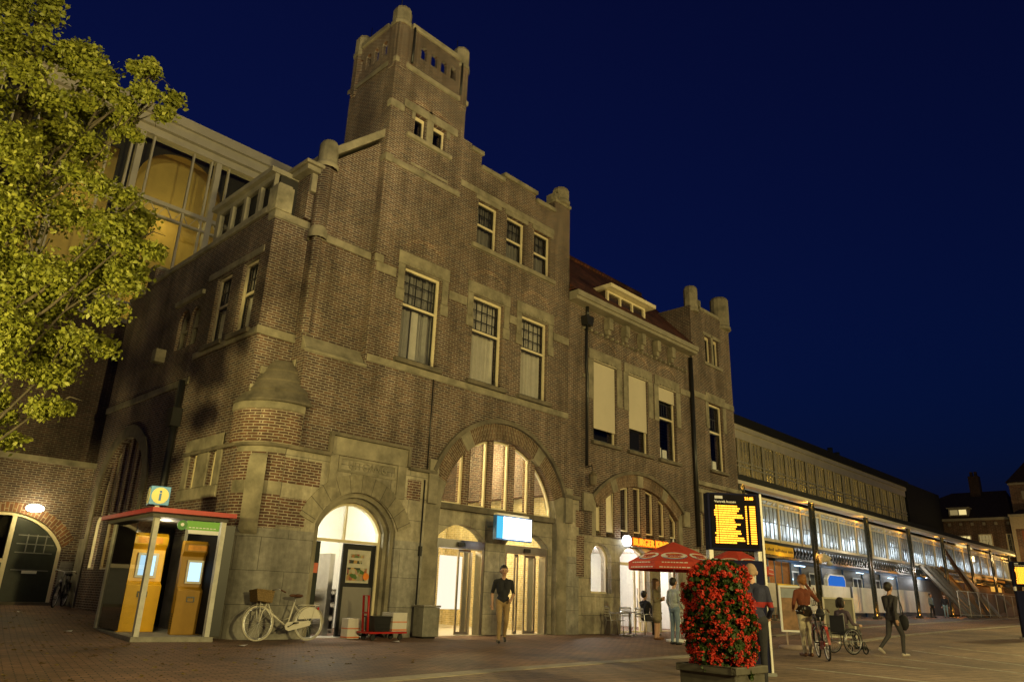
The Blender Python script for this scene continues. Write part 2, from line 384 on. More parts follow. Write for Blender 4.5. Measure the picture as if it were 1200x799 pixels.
def sash_window(T, u0, u1, v0, v1, parent=B, split=.6, nx=5, ny=3, curtain=CURT, blind=0, frame=CREAM, bars=DARK, sill=True, w=.12, lower=(1, 1), papers=False, fw=.075):
    o = MB(T).prism(rect(u0, u1, v0, v1), w, w+.10, [rect(u0+fw, u1-fw, v0+fw, v1-fw)])
    vm = v0+(v1-v0)*split
    o.box(u0+fw, u1-fw, w+.02, w+.08, vm-.035, vm+.035)
    fr = o.build('window', frame, parent)
    s = MB(T)
    for (a, b, n, m) in ((v0+fw, vm-.035, lower[0], lower[1]), (vm+.035, v1-fw, nx, ny)):
        s.prism(rect(u0+fw, u1-fw, a, b), w+.05, w+.085, [rect(u0+fw+.045, u1-fw-.045, a+.045, b-.045)])
        for i in range(1, n):
            x = u0+fw+(u1-u0-2*fw)*i/n; s.box(x-.014, x+.014, w+.055, w+.08, a+.04, b-.04)
        for j in range(1, m):
            z = a+(b-a)*j/m; s.box(u0+fw+.04, u1-fw-.04, w+.0555, w+.0795, z-.014, z+.014)
    s.build('sash', bars, fr)
    MB(T).box(u0+fw, u1-fw, w+.066, w+.070, v0+fw, v1-fw).build('pane', GLASS, fr)
    if curtain:
        c = MB(T); n = 60; ph = random.random()*6
        us = [u0-.02+(u1-u0+.04)*i/n for i in range(n+1)]
        f = lambda x: w+.24+.05*math.sin(x*30+ph+1.6*math.sin(x*5+ph))+.018*math.sin(x*67)
        c.add([(x, f(x), v0) for x in us]+[(x, f(x), v1) for x in us], [(i, i+1, i+n+2, i+n+1) for i in range(n)], True)
        c.build('curtain', curtain, fr, recalc=False)
    if blind:
        vb = v0+(v1-v0)*(1-blind)
        bl = MB(T).box(u0+.02, u1-.02, w-.06, w-.045, vb, v1+.02); bl.box(u0+.02, u1-.02, w-.07, w-.035, vb-.03, vb+.01); bl.box(u0-.02, u1+.02, w-.16, w-.001, v1+.0, v1+.13)
        bl.build('roller_blind', BLIND, fr)
    if papers:
        p = MB(T); p.box(u0+.12, u0+.42, w+.10, w+.11, v0+.1, v0+.52); p.box(u0+.5, u0+.82, w+.10, w+.11, v0+.1, v0+.46); p.build('paper_sheet', WHITEP, fr)
    if sill:
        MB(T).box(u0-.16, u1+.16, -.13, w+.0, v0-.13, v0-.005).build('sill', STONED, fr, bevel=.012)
    return fr

W2 = [(11.73, 13.1, 7.2, 9.98), (14.44, 15.77, 7.2, 9.98), (16.66, 17.96, 7.2, 9.98)]
W3 = [(14.42, 15.34, 11.72, 13.33), (15.77, 16.68, 11.72, 13.33), (17.14, 18.03, 11.72, 13.33)]
WT = [(11.58, 12.02, 14.3, 15.1), (12.32, 12.84, 14.3, 15.1)]
LANC = [(11.62, 11.8), (12.04, 12.24), (12.46, 12.64), (12.88, 13.06)]
# upper front: gable and tower in one brick face
up = [(8.72, 4.25), (13.33, 4.25)]+arc(16.1, 3.1, 3.0, 157.45, 22.55, 30)[1:-1]+[(18.87, 4.25), (19.1, 4.25), (19.1, 15.0), (18.24, 15.0), (18.24, 14.45), (17.18, 14.45), (17.18, 14.72), (15.57, 14.72),
      (15.57, 14.5), (14.46, 14.5), (14.46, 15.0), (13.98, 15.0), (13.98, 15.25), (13.6, 15.25), (13.6, 16.55), (10.67, 16.55), (10.67, 6.75), (8.9, 6.75), (8.9, 5.25), (8.72, 5.25)]
holes = [rect(*w) for w in W2+W3+WT]
part('front_wall', BRICK, lambda m: m.prism(up, 0, .45, holes), f0)
# tower: other sides
def tower(m):
    m.T = side(10.67); m.prism([(D+.45, 10), (18.3, 10), (18.3, 16.55), (D+.45, 16.55)], 0, .4)
    m.T = side(13.2); m.prism([(D+.45, 10), (18.3, 10), (18.3, 16.55), (D+.45, 16.55)], 0, .4)
    m.T = front(17.9); m.prism(rect(11.07, 13.2, 10, 16.55), 0, .4)
    m.T = ID; m.box(11.07, 13.2, D+.45, 17.9, 16.5, 16.7)
part('tower_wall', BRICK, tower)
def parapet(m):
    m.T = f0; m.prism(rect(10.67, 13.6, 16.55, 18.1), 0, .13, [arched(a-.03, b+.03, 17.2, 17.58, .1, 6) for a, b in LANC])
    m.T = side(10.67); m.prism(rect(D+.13, 18.3, 16.55, 18.1), 0, .13, [arched(a, a+.26, 17.1, 17.55, .11, 6) for a in (16.42, 16.86, 17.3, 17.74)])
    m.T = side(13.47); m.prism(rect(D+.13, 18.3, 16.55, 18.1), 0, .13)
    m.T = front(18.17); m.prism(rect(10.8, 13.47, 16.55, 18.1), 0, .13)
part('tower_parapet', BRICK, parapet)
def tower_stone(m):
    for (x0, x1, y0, y1) in ((10.57, 13.7, D-.1, D-.002), (10.57, 10.668, D-.002, 18.4), (13.602, 13.7, D-.002, 18.4)): m.box(x0+.04, x1-.04, max(y0, D-.06), y1, 16.52, 16.68)
    m.box(11.15, 13.25, D-.07, D+.2, 18.1, 18.27); m.box(10.60, 10.87, D+.55, 17.85, 18.1, 18.27); m.box(13.4, 13.66, D+.55, 17.85, 18.1, 18.27); m.box(11.1, 13.2, 18.1, 18.37, 18.1, 18.27)
    m.box(11.12, 13.3, D-.06, D-.002, 15.12, 15.38); m.box(10.60, 11.12, D-.07, D-.003, 14.9, 15.12); m.box(10.6, 10.667, D-.003, 16.0, 14.9, 15.12)
    m.box(11.3, 13.1, D-.1, D+.1, 14.16, 14.295)
    m.box(10.6, 13.55, D-.05, D-.003, 13.02, 13.2); m.box(10.6, 10.667, D-.003, 16.1, 13.02, 13.2)
    m.box(12.04, 12.30, D-.05, D-.002, 14.3, 15.12); m.box(12.86, 13.0, D-.04, D-.002, 14.85, 15.12); m.box(11.44, 11.57, D-.04, D-.002, 14.85, 15.12)
    m.box(11.56, 13.06, D-.03, D-.002, 13.28, 13.36)
part('tower_stonework', STONE, tower_stone, bevel=.02)
part('corner_pilaster', BRICK, lambda m: (m.box(10.635, 11.06, D-.035, D-.001, 10.0, 18.0), m.box(10.635, 10.668, D-.001, D+.42, 10.0, 18.0)))
def pin(m, x, y, z0, z1, r, n=8):
    m.lathe([(0.001, z0), (r*1.12, z0), (r*1.12, z0+.12), (r, z0+.18), (r, z1-.12), (r*.82, z1), (0.001, z1)], (x, y, 0), n, PI/8, PI/8+2*PI, smooth=False)
def pins(m):
    pin(m, 10.88, D+.2, 18.0, 18.72, .31); pin(m, 13.42, D+.2, 17.9, 18.75, .30); pin(m, 10.88, 18.1, 17.9, 18.75, .30); pin(m, 13.4, 18.1, 17.9, 18.7, .30)
part('tower_pinnacle', STONE, pins)
def pinb(m):
    for x, y in ((10.88, D+.2), (13.42, D+.2), (10.88, 18.1)):
        m.lathe([(.30, 16.4), (.30, 18.0)], (x, y, 0), 8, PI/8, PI/8+2*PI, smooth=False); m.lathe([(.01, 15.9), (.30, 16.4)], (x, y, 0), 8, PI/8, PI/8+2*PI, smooth=False)
part('corner_shaft', BRICK, pinb)
part('lightning_rod', DARK, lambda m: (m.tube([(10.9, D+.35, 18.9), (10.9, D+.35, 19.5)], .012, 5), m.tube([(11.02, 18.0, 18.6), (11.02, 18.0, 19.3)], .012, 5), m.tube([(13.3, D+.3, 18.6), (13.3, D+.3, 19.2)], .012, 5)))
part('tower_downpipe', DARK, lambda m: (m.tube([(11.22, D-.07, 18.1), (11.22, D-.07, 16.75)], .04, 6), m.tube([(13.28, D-.07, 18.0), (13.28, D-.07, 16.75)], .04, 6)))
# coping, bands, lintels, quoins of the gable front
def gable_stone(m):
    m.T = f0
    for a, b, z in ((14.46, 15.55, 14.5), (15.52, 17.22, 14.72), (17.2, 18.24, 14.45), (13.95, 14.5, 15.0)): m.box(a, b, -.09, .5, z, z+.14)
    m.box(13.6, 18.2, -.04, -.002, 13.5, 13.72)
    m.box(10.70, 19.08, -.045, -.002, 6.86, 7.06)
    for a, b in ((10.70, 11.4), (13.42, 14.15), (16.05, 16.4), (18.25, 19.08)): m.box(a, b, -.035, -.002, 9.5, 9.78)
    for (a, b, z0, z1) in W2:
        m.box(a-.28, b+.28, -.05, -.002, z1+.02, z1+.42)
        for s in (a-.26, b+.03): m.box(s, s+.23, -.035, -.002, z1-.75, z1+.018); m.box(s-.03, s+.26, -.045, -.002, z1-1.1, z1-.76)
        for k in range(6): x = a+.06+k*(b-a-.2)/5; m.box(x, x+.1, -.085, -.052, z1+.03, z1+.1)
    m.box(14.2, 18.25, -.10, -.002, 11.56, 11.71)
    for (a, b, z0, z1) in W3: m.box(a-.12, b+.12, -.04, -.002, z1+.01, z1+.16)
    m.box(18.22, 19.12, -.06, .5, 14.95, 15.06)
    m.box(10.62, 10.9, -.08, -.002, 9.75, 9.98); m.box(10.60, 10.84, -.10, -.046, 12.96, 13.22)
part('gable_stonework', STONE, gable_stone, bevel=.015)
def relief(m):        # relieving arches over the big windows
    for (a, b, z0, z1) in W2+WT:
        c = (a+b)/2; h = (b-a)/2+.1; zc = z1+.40 if b-a > 1 else z1+.28
        m.prism(arc(c, zc-.35, math.hypot(h, .35), 140, 40, 12)+arc(c, zc-.35, math.hypot(h, .35)+.13, 40, 140, 12), -.015, -.003)
part('relieving_arch', BRICKR, relief, f0)
part('gable_pinnacle', STONE, lambda m: (pin(m, 18.72, D+.15, 15.0, 15.68, .33), m.box(18.2, 18.5, D-.02, D+.4, 15.06, 15.3)))
# recessed bay left of the tower
def bay(m):
    m.T = front(16.1); m.prism([(8.9, 6.75), (10.667, 6.75), (10.667, 13.7), (8.9, 12.1)], 0, .2)
    m.T = side(8.9); m.prism([(16.3, 5.25), (18.3, 5.25), (18.3, 12.1), (16.3, 12.1)], 0, .3)
    m.T = front(18.0); m.prism([(9.2, 10), (10.667, 10), (10.667, 13.7), (9.2, 12.3)], 0, .3)
    m.T = front(16.5); m.prism(rect(7.9, 8.898, 5.2, 10.2), 0, .3)
    m.T = ID; m.box(8.62, 8.897, 16.32, 18.3, 10.42, 11.75)
    m.lathe([(.2, 10.2), (.2, 12.0)], (8.98, 16.18, 0), 12); m.lathe([(.14, 7.2), (.14, 10.0)], (8.98, 16.16, 0), 12)
part('bay_wall', BRICK, bay)
def bay_stone(m):
    m.T = lambda u, w, v: (u, 15.85+w, v)
    m.add([(8.9, 0, 6.75), (10.667, 0, 6.75), (10.667, .25, 7.14), (8.9, .25, 7.14), (8.9, .25, 6.75), (10.667, .25, 6.75)], [(0, 1, 2, 3), (0, 3, 4), (1, 5, 2)])
    m.box(8.84, 10.72, -.05, -.002, 6.66, 6.75)
    m.T = front(16.1)
    m.prism([(8.85, 12.2), (10.667, 13.85), (10.667, 14.15), (8.85, 12.5)], -.12, 2.2)
    m.box(8.86, 10.66, -.06, -.003, 9.84, 10.06)
    m.T = ID
    m.lathe([(.30, 12.0), (.34, 12.1), (.27, 12.2), (.27, 12.75), (.2, 12.88), (0.001, 12.88)], (9.02, 16.2, 0), 12)
    m.lathe([(.26, 9.85), (.26, 10.02), (.2, 10.2)], (8.98, 16.16, 0), 12)
    m.box(7.84, 8.9, 16.42, 16.498, 6.98, 7.2); m.box(7.842, 7.898, 16.5, 20.1, 6.982, 7.16); m.box(7.86, 8.897, 16.45, 16.85, 10.2, 10.42); m.box(7.82, 8.3, 16.42, 16.9, 10.42, 11.15); m.box(7.86, 8.26, 16.46, 16.86, 11.15, 11.22)
    m.box(8.4, 8.95, 16.1, 18.4, 11.75, 11.9); m.box(8.32, 8.95, 16.02, 18.4, 11.9, 12.0)
    m.box(8.63, 8.89, 16.2, 16.318, 11.2, 11.745)
    m.box(8.66, 8.896, 16.2, 16.34, 5.2, 5.4); m.box(8.80, 8.896, 16.2, 16.34, 5.75, 5.95); m.box(8.84, 8.896, 16.2, 16.34, 6.3, 6.5)
    m.box(7.9, 8.1, 16.43, 16.498, 5.5, 5.7); m.box(8.1, 8.3, 16.43, 16.498, 6.0, 6.2)
part('bay_stonework', STONE, bay_stone, bevel=.02)
# rounded corner with the stone hood
CX, CY = 8.72, 16.63
def corner(z0, z1, r=.8): return lambda m: m.lathe([(r, z0), (r, z1)], (CX, CY, 0), 20, PI, 1.5*PI)
part('corner_base', ASHLARG, corner(0, 2.35))
part('corner_brick', BRICKR, lambda m: (corner(2.35, 3.1)(m), corner(3.4, 4.05)(m), m.lathe([(.8, 4.24), (.95, 4.30), (.95, 5.05)], (CX, CY, 0), 24, .9*PI, 1.6*PI)))
part('corner_stone', STONE, lambda m: (corner(3.1, 3.4, .805)(m), corner(4.05, 4.2, .805)(m), m.lathe([(.95, 5.045), (.98, 5.06), (.98, 5.24), (.95, 5.26)], (CX, CY, 0), 24, .9*PI, 1.6*PI),
     m.lathe([(.80, 2.2), (.95, 2.3), (.95, 3.75), (.9, 3.95), (.80, 4.02)], (CX, CY, 0), 6, 1.2*PI, 1.34*PI)))
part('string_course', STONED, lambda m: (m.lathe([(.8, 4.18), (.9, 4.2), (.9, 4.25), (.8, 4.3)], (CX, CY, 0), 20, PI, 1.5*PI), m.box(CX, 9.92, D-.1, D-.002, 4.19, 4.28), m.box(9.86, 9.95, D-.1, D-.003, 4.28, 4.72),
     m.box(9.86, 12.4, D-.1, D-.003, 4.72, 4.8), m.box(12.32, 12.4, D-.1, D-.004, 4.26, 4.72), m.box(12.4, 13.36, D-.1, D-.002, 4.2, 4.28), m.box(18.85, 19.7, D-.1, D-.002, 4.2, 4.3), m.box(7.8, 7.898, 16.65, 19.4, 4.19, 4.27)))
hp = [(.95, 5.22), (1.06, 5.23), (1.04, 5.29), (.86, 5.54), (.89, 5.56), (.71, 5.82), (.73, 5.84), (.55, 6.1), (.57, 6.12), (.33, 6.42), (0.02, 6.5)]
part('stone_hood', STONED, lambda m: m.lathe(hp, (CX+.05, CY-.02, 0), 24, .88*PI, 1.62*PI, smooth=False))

# ---- ground storey of the front
DOOR = arched(9.97, 11.93, -.02, 2.5, .68)
def og(poly, d): return inset(poly, -d)
doorbig = arched(9.75, 12.15, -.02, 2.55, .86)
gl = [(8.72, 0), (13.1, 0), (13.1, 3.1)]+arc(16.1, 3.1, 3.0, 180, 157.45, 6)[1:]+[(8.72, 4.25)]
gr = [(19.1, 0), (19.72, 0), (19.72, 4.25), (18.87, 4.25)]+arc(16.1, 3.1, 3.0, 22.55, 0, 6)[1:]
def gl_cut(z0, z1, poly):   # horizontal slice of a left-hand polygon
    return [(x, min(max(z, z0), z1)) for x, z in poly]
# split at the top of the grey base: below plain blocks, above pale stone
def ground(m):
    m.prism([(8.72, 2.35), (9.75, 2.35)]+arched(9.75, 12.15, 0, 2.55, .86)[2:][::-1]+[(12.15, 2.35), (13.1, 2.35), (13.1, 3.1)]+arc(16.1, 3.1, 3.0, 180, 157.45, 6)[1:]+[(8.72, 4.25)], 0, .5)
    m.prism([(19.1, 2.35), (19.72, 2.35), (19.72, 4.25), (18.87, 4.25)]+arc(16.1, 3.1, 3.0, 22.55, 0, 6)[1:], 0, .5)
part('ground_stone', ASHLAR, ground, f0)
part('base_stone', ASHLARG, lambda m: (m.box(8.72, 9.75, 0, .5, 0, 2.35), m.box(12.15, 13.1, 0, .5, 0, 2.35), m.box(19.1, 19.72, 0, .5, 0, 2.35)), f0)
part('door_surround', STONE, lambda m: (m.prism(arched(9.75, 12.15, 0, 2.55, .86), .1, .3, [inset(arched(9.75, 12.15, .0, 2.55, .86), .1)[:]]) if False else None,
     m.prism(doorbig[1:]+doorbig[:1]+inset(doorbig, .11)[:1]+inset(doorbig, .11)[1:][::-1], .08, .4),
     m.prism(inset(doorbig, .112)[1:]+inset(doorbig, .112)[:1]+DOOR[:1]+DOOR[1:][::-1], .2, .5),
     m.box(9.95, 12.32, -.04, -.002, 4.26, 4.71), m.box(9.95, 10.18, -.035, -.003, 3.45, 4.255), m.box(12.04, 12.32, -.035, -.003, 3.4, 4.255),
     m.prism(rect(10.2, 12.02, 3.86, 4.24), -.02, -.004, [rect(10.28, 11.94, 3.93, 4.18)])), f0)
part('voussoir_ring', STONEV, lambda m: m.prism(arc(10.95, 2.05, 1.36, 158, 22, 24)+arc(10.95, 2.05, 1.80, 22, 158, 24), -.03, -.0015), f0)
text('carved_letters', 'UITGANG', .27, STONE, (11.1, D-.012, 4.05), (PI/2, 0, 0), B, .008)
part('brick_inset', BRICKR, lambda m: (m.box(8.74, 9.45, -.006, -.002, 2.42, 3.07), m.box(8.74, 9.74, -.006, -.002, 3.4, 3.98), m.box(12.42, 12.88, -.006, -.002, 3.42, 3.96),
     m.box(19.55, 19.99, -.006, -.002, 3.32, 3.85), m.box(19.6, 19.99, -.006, -.002, 1.75, 3.05)), f0)
part('arch_ring', RING1, lambda m: m.prism(arc(16.1, 3.1, 2.5, 158, 22, 40)+arc(16.1, 3.1, 3.0, 22, 158, 40), .004, .4), f0)
part('arch_block', STONE, lambda m: ([m.prism(arc(16.1, 3.1, 2.49, a-4, a+4, 3)+arc(16.1, 3.1, 2.99, a+4, a-4, 3), -.01, .4) for a in (55, 125)],
     m.prism(arc(16.1, 3.1, 2.49, 22, 0, 6)+arc(16.1, 3.1, 3.0, 0, 22, 6), .001, .42), m.prism(arc(16.1, 3.1, 2.49, 180, 158, 6)+arc(16.1, 3.1, 3.0, 158, 180, 6), .001, .42),
     m.box(13.1, 13.6, .001, .42, 0, 3.1), m.box(18.6, 19.1, .001, .42, 0, 3.1), m.box(13.1, 13.42, -.08, -.002, 3.4, 4.6), m.box(18.95, 19.3, -.08, -.002, 3.4, 4.5)), f0)
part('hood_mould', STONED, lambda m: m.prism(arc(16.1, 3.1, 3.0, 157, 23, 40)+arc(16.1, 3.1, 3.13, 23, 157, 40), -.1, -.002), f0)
# big arched window over the main doors
LX = [(13.72, 14.56), (14.80, 15.52), (15.74, 16.46), (16.70, 17.40), (17.64, 18.48)]
part('arch_mullion', BRICKR, lambda m: [m.prism(light_poly(a, b, 3.42, 16.1, 3.1, 2.52, 3), .15, .45) for a, b in ((14.56, 14.80), (15.52, 15.74), (16.46, 16.70), (17.40, 17.64))], f0)
for a, b in LX:
    p = light_poly(a, b, 3.5, 16.1, 3.1, 2.48)
    w = MB(f0).prism(p, .22, .30, [inset(p, .055)]).build('window', CREAM, B)
    MB(f0).prism(inset(p, .05), .258, .262).build('pane', GLASSC, w)
part('transom_ledge', STONED, lambda m: m.box(13.6, 18.6, .06, .5, 3.34, 3.5), f0)
dl = arched(13.74, 15.62, -.01, 2.55, .42); dr = arched(16.46, 18.42, -.01, 2.55, .42)
part('door_wall', ASHLAR, lambda m: m.prism(rect(13.6, 18.6, -.02, 3.34), .2, .5, [[(x, max(.0, z)) for x, z in dl], [(x, max(.0, z)) for x, z in dr]]), f0)
for a, b, leaves in ((13.74, 15.62, ((14.72, 15.2),)), (16.46, 18.42, ((16.5, 16.62), (17.05, 17.22), (17.5, 18.0)))):
    d = MB(f0); d.box(a, b, .22, .5, 2.30, 2.54); d.box(a, a+.1, .22, .5, 0, 2.3); d.box(b-.1, b, .22, .5, 0, 2.3)
    d = d.build('sliding_door', STEEL, B)
    MB(f0).prism(arched(a, b, 2.56, 2.58, .40), .34, .345).build('fanlight', GLASSC, d)
    MB(f0).box((a+b)/2-.14, (a+b)/2+.1, .15, .219, 2.36, 2.47).build('motion_sensor', DARK, d)
    for (p, q) in leaves:
        lf = MB(f0).prism(rect(p, q, .02, 2.29), .36, .40, [rect(p+.05, q-.05, .1, 2.22)] if q-p > .15 else []).build('door_leaf', STEEL, d)
# steel panels beside the doors and the hall behind them
part('steel_panel', STEEL, lambda m: (m.box(15.16, 15.5, .6, .64, 0, 2.25), m.box(17.95, 18.3, .6, .64, 0, 2.25)), f0)
def hall(m):
    m.box(12.9, 19.3, 22.0, 22.2, 0, 7.2); m.box(12.7, 12.9, D+.5, 22, 0, 7.2); m.box(19.3, 19.5, D+.5, 22, 0, 7.2)
part('hall_wall', HALLBRICK, hall)
part('hall_ceiling', WHITEM, lambda m: m.box(12.9, 19.3, D+.46, 22, 6.5, 6.6))
part('hall_floor', plain('pale_tile', (.55, .5, .4), .4), lambda m: m.box(12.9, 19.3, D+.2, 22, -.05, .012))
part('hall_pillar', HALLBRICK, lambda m: (m.box(14.9, 15.6, 19.5, 20.2, 0, 6.5), m.box(13.3, 13.42, 18.0, 18.12, 2.5, 6.5)))
part('hall_lamp', WARML, lambda m: [m.tube([(x, 18.6, 6.3), (x+.8, 18.6, 6.3)], .05, 6) for x in (13.6, 15.8, 17.8)])
part('ticket_machine', plain('machine_grey', (.5, .45, .36), .5), lambda m: (m.box(14.05, 14.75, 18.6, 19.2, .9, 1.9), m.box(14.05, 14.75, 18.6, 19.2, 0, .2), m.box(14.4, 14.75, 18.62, 19.2, .2, .9)))
part('hall_poster', emis('lit_advert', (1, .9, .7), 1.1), lambda m: (m.box(14.0, 14.45, 19.3, 19.34, 1.4, 2.2), m.box(16.9, 17.9, 19.5, 19.54, .6, 2.3)))
lamp('hall_light', (14.2, 18.6, 5.6), 560, (1, .80, .40), .1); lamp('hall_light', (17.6, 18.6, 5.6), 560, (1, .80, .40), .1); lamp('hall_light', (17.6, 18.2, 2.9), 130, (1, .86, .62), .3); lamp('hall_light', (14.2, 17.6, 2.9), 110, (1, .82, .5), .3)

# ---- kitchen door
kd = MB(f0).prism(DOOR[1:]+DOOR[:1]+inset(DOOR, .07)[:1]+inset(DOOR, .07)[1:][::-1], .34, .46)
kd.box(10.03, 11.87, .35, .45, 2.2, 2.27); kd.box(10.83, 10.87, .36, .44, 2.27, 3.12)
kd = kd.build('kitchen_door', CREAM, B)
MB(f0).prism(inset(arched(9.97, 11.93, 2.25, 2.5, .68), .05), .39, .394).build('fanlight', GLASSC, kd)
MB(f0).prism(rect(10.86, 11.84, .02, 2.19), .36, .42, [rect(11.0, 11.70, 1.26, 2.05)]).build('door_leaf', DARK, kd)
MB(f0).box(10.95, 11.8, .352, .3595, .06, 1.16).build('kick_panel', plain('dull_steel', (.42, .40, .36), .38, metal=.9, var=.06, scale=2.), kd)
pm, nt, out = newmat('food_poster')
b_ = N(nt, 'ShaderNodeBsdfPrincipled', Roughness=.4); g_ = N(nt, 'ShaderNodeNewGeometry'); vz = N(nt, 'ShaderNodeTexVoronoi', Scale=11.); L(nt, g_.outputs['Position'], vz.inputs['Vector'])
cr = N(nt, 'ShaderNodeValToRGB'); sp_ = N(nt, 'ShaderNodeSeparateColor'); L(nt, vz.outputs['Color'], sp_.inputs[0]); L(nt, sp_.outputs[0], cr.inputs[0])
for i, (p, c) in enumerate(((0, (.05, .12, .02)), (.3, (.45, .40, .28)), (.55, (.25, .03, .02)), (.75, (.5, .38, .12)), (.9, (.03, .04, .03)))):
    e = cr.color_ramp.elements[i] if i < 2 else cr.color_ramp.elements.new(p); e.position = p; e.color = rgba(c)
L(nt, cr.outputs[0], b_.inputs['Base Color']); L(nt, b_.outputs[0], out.inputs['Surface'])
po = MB(f0).box(11.0, 11.70, .37, .38, 1.26, 2.05).build('poster', plain('poster_paper', (.5, .47, .38), .4), kd)
MB(f0).box(11.03, 11.62, .362, .3695, 1.31, 1.62).box(11.06, 11.45, .362, .3695, 1.72, 1.80).box(11.1, 11.5, .362, .3695, 1.86, 1.95).build('poster_picture', pm, kd)
MB(f0).prism(arc(11.6, 1.42, .09, 0, 360, 16)[:-1], .352, .3605).build('price_dot', plain('orange_dot', (.7, .2, .02), .5), kd)
MB(f0).box(10.03, 10.2, .372, .42, .02, 2.19).build('door_edge', DARKG, kd)
MB(f0).box(10.06, 10.18, .36, .371, 1.45, 1.68).build('notice', plain('red_notice', (.6, .15, .08), .5), kd)
def kit(m): m.box(9.3, 12.7, 19, 19.1, 0, 3.5); m.box(9.2, 9.3, D+.5, 19, 0, 3.5); m.box(12.6, 12.7, D+.5, 19, 0, 3.5); m.box(9.3, 12.6, D+.5, 19, 3.4, 3.5)
part('kitchen_wall', WHITEM, kit)
part('kitchen_floor', plain('kitchen_tile', (.5, .48, .44), .4), lambda m: m.box(9.3, 12.6, D+.2, 19, -.05, .012))
part('kitchen_shelf', STEEL, lambda m: ([m.box(10.5, 11.5, 17.3, 17.8, z, z+.03) for z in (.1, .42, .74, 1.05)], [m.box(x, x+.03, 17.3, 17.8, 0, 1.1) for x in (10.5, 11.47)]))
part('kitchen_stock', plain('dark_boxes', (.08, .06, .05), .6, var=.5, scale=12.), lambda m: [m.box(10.56+.24*i, 10.72+.24*i, 17.4, 17.7, z+.03, z+.2+.03*(i % 2)) for z in (.1, .42, .74) for i in range(4)])
part('kitchen_fridge', STEEL, lambda m: m.box(10.86, 11.0, 16.75, 17.3, 0, 1.95))
lamp('kitchen_light', (10.9, 17.0, 3.1), 210, (1, .92, .72), .2)

# ---- windows of the gable front
for i, (a, b, z0, z1) in enumerate(W2): sash_window(f0, a, b, z0, z1, curtain=CURT if i else plain('slate_curtain', (.36, .35, .33), .9, var=.15, scale=3.))
MB(f0).box(12.28, 12.52, .27, .28, 7.25, 8.8).build('curtain', CURT, B)
for i, (a, b, z0, z1) in enumerate(W3): sash_window(f0, a, b, z0, z1, split=.5, nx=4, ny=2, curtain=CURTG, sill=False, fw=.06)
for i, (a, b, z0, z1) in enumerate(WT): sash_window(f0, a, b, z0, z1, split=.93, nx=1, ny=1, curtain=None, sill=False, fw=.045)
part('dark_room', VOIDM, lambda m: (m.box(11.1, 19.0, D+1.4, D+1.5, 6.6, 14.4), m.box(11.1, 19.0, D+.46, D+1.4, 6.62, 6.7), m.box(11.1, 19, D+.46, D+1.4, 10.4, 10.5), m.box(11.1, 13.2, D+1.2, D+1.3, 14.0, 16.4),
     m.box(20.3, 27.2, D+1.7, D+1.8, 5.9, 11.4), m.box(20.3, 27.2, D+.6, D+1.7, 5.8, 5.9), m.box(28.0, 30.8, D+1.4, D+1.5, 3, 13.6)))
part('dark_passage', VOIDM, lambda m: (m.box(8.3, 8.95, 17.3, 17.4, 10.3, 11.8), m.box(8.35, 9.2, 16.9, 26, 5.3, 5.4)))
part('flat_roof', TAR, lambda m: (m.box(8.3, 13.2, 16.9, 26.2, 10.02, 10.12), m.box(11, 19.1, D+.45, 24, 14.3, 14.42)))
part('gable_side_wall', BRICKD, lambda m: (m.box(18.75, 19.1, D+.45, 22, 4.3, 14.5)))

# ---- right wing
f1 = front(D+.1)
W4 = [(20.66, 22.05, 6.4, 9.38), (22.86, 24.15, 6.4, 9.38), (24.95, 26.22, 6.4, 9.38)]
arch2 = [(20.55, 3.12), (26.4, 3.12), (26.4, 4.32)]+arc(23.48, 1.25, 4.28, 46.8, 133.2, 30)+[(20.55, 4.32)]
part('wing_wall', BRICK, lambda m: m.prism([(19.1, 4.26), (19.72, 4.26), (19.72, 3.1), (27.6, 3.1), (27.6, 11.3), (19.1, 11.3)], 0, .45, [rect(*w) for w in W4]+[arch2]), f1)
part('wing_arch_ring', RING2, lambda m: m.prism(arc(23.48, 1.25, 3.84, 132, 48, 40)+arc(23.48, 1.25, 4.279, 48, 132, 40), -.02, .4), f1)
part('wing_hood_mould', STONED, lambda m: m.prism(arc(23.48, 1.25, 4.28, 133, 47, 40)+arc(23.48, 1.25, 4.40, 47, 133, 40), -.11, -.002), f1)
def wing_stone(m):
    for a in (66, 90, 114): m.prism(arc(23.48, 1.25, 3.83, a-2.5, a+2.5, 3)+arc(23.48, 1.25, 4.27, a+2.5, a-2.5, 3), -.04, .35)
    m.box(20.0, 20.55, -.1, -.002, 3.9, 4.5); m.box(26.4, 26.85, -.1, -.002, 3.9, 4.5); m.box(20.55, 20.8, .002, .4, 3.12, 4.35); m.box(26.15, 26.4, .002, .4, 3.12, 4.35)
    for (a, b, z0, z1) in W4:
        m.box(a-.3, b+.3, -.05, -.002, z1+.02, z1+.42); m.box(a-.35, a-.03, -.04, -.003, 7.9, z1+.018); m.box(b+.03, b+.35, -.04, -.003, 7.9, z1+.018)
        for k in range(6): x = a+.06+k*(b-a-.2)/5; m.box(x, x+.1, -.085, -.052, z1+.03, z1+.1)
    for x in (21.3, 22.4, 23.5, 24.6, 25.7): m.box(x, x+.24, -.28, -.002, 10.75, 11.2); m.box(x+.03, x+.21, -.2, -.003, 10.55, 10.748)
    for k in range(22): m.box(20.0+k*.33, 20.1+k*.33, -.16, -.0025, 10.42, 10.52)
    m.box(26.6, 27.55, -.05, -.002, 9.4, 9.65); m.box(20.02, 20.3, -.06, -.002, 8.6, 8.75)
part('wing_stonework', STONE, wing_stone, f1, bevel=.012)
part('wing_cornice', CREAMD, lambda m: (m.box(19.15, 27.5, -.42, 0, 11.3, 11.42), m.box(19.15, 27.5, -.5, 0, 11.42, 11.62)), f1)
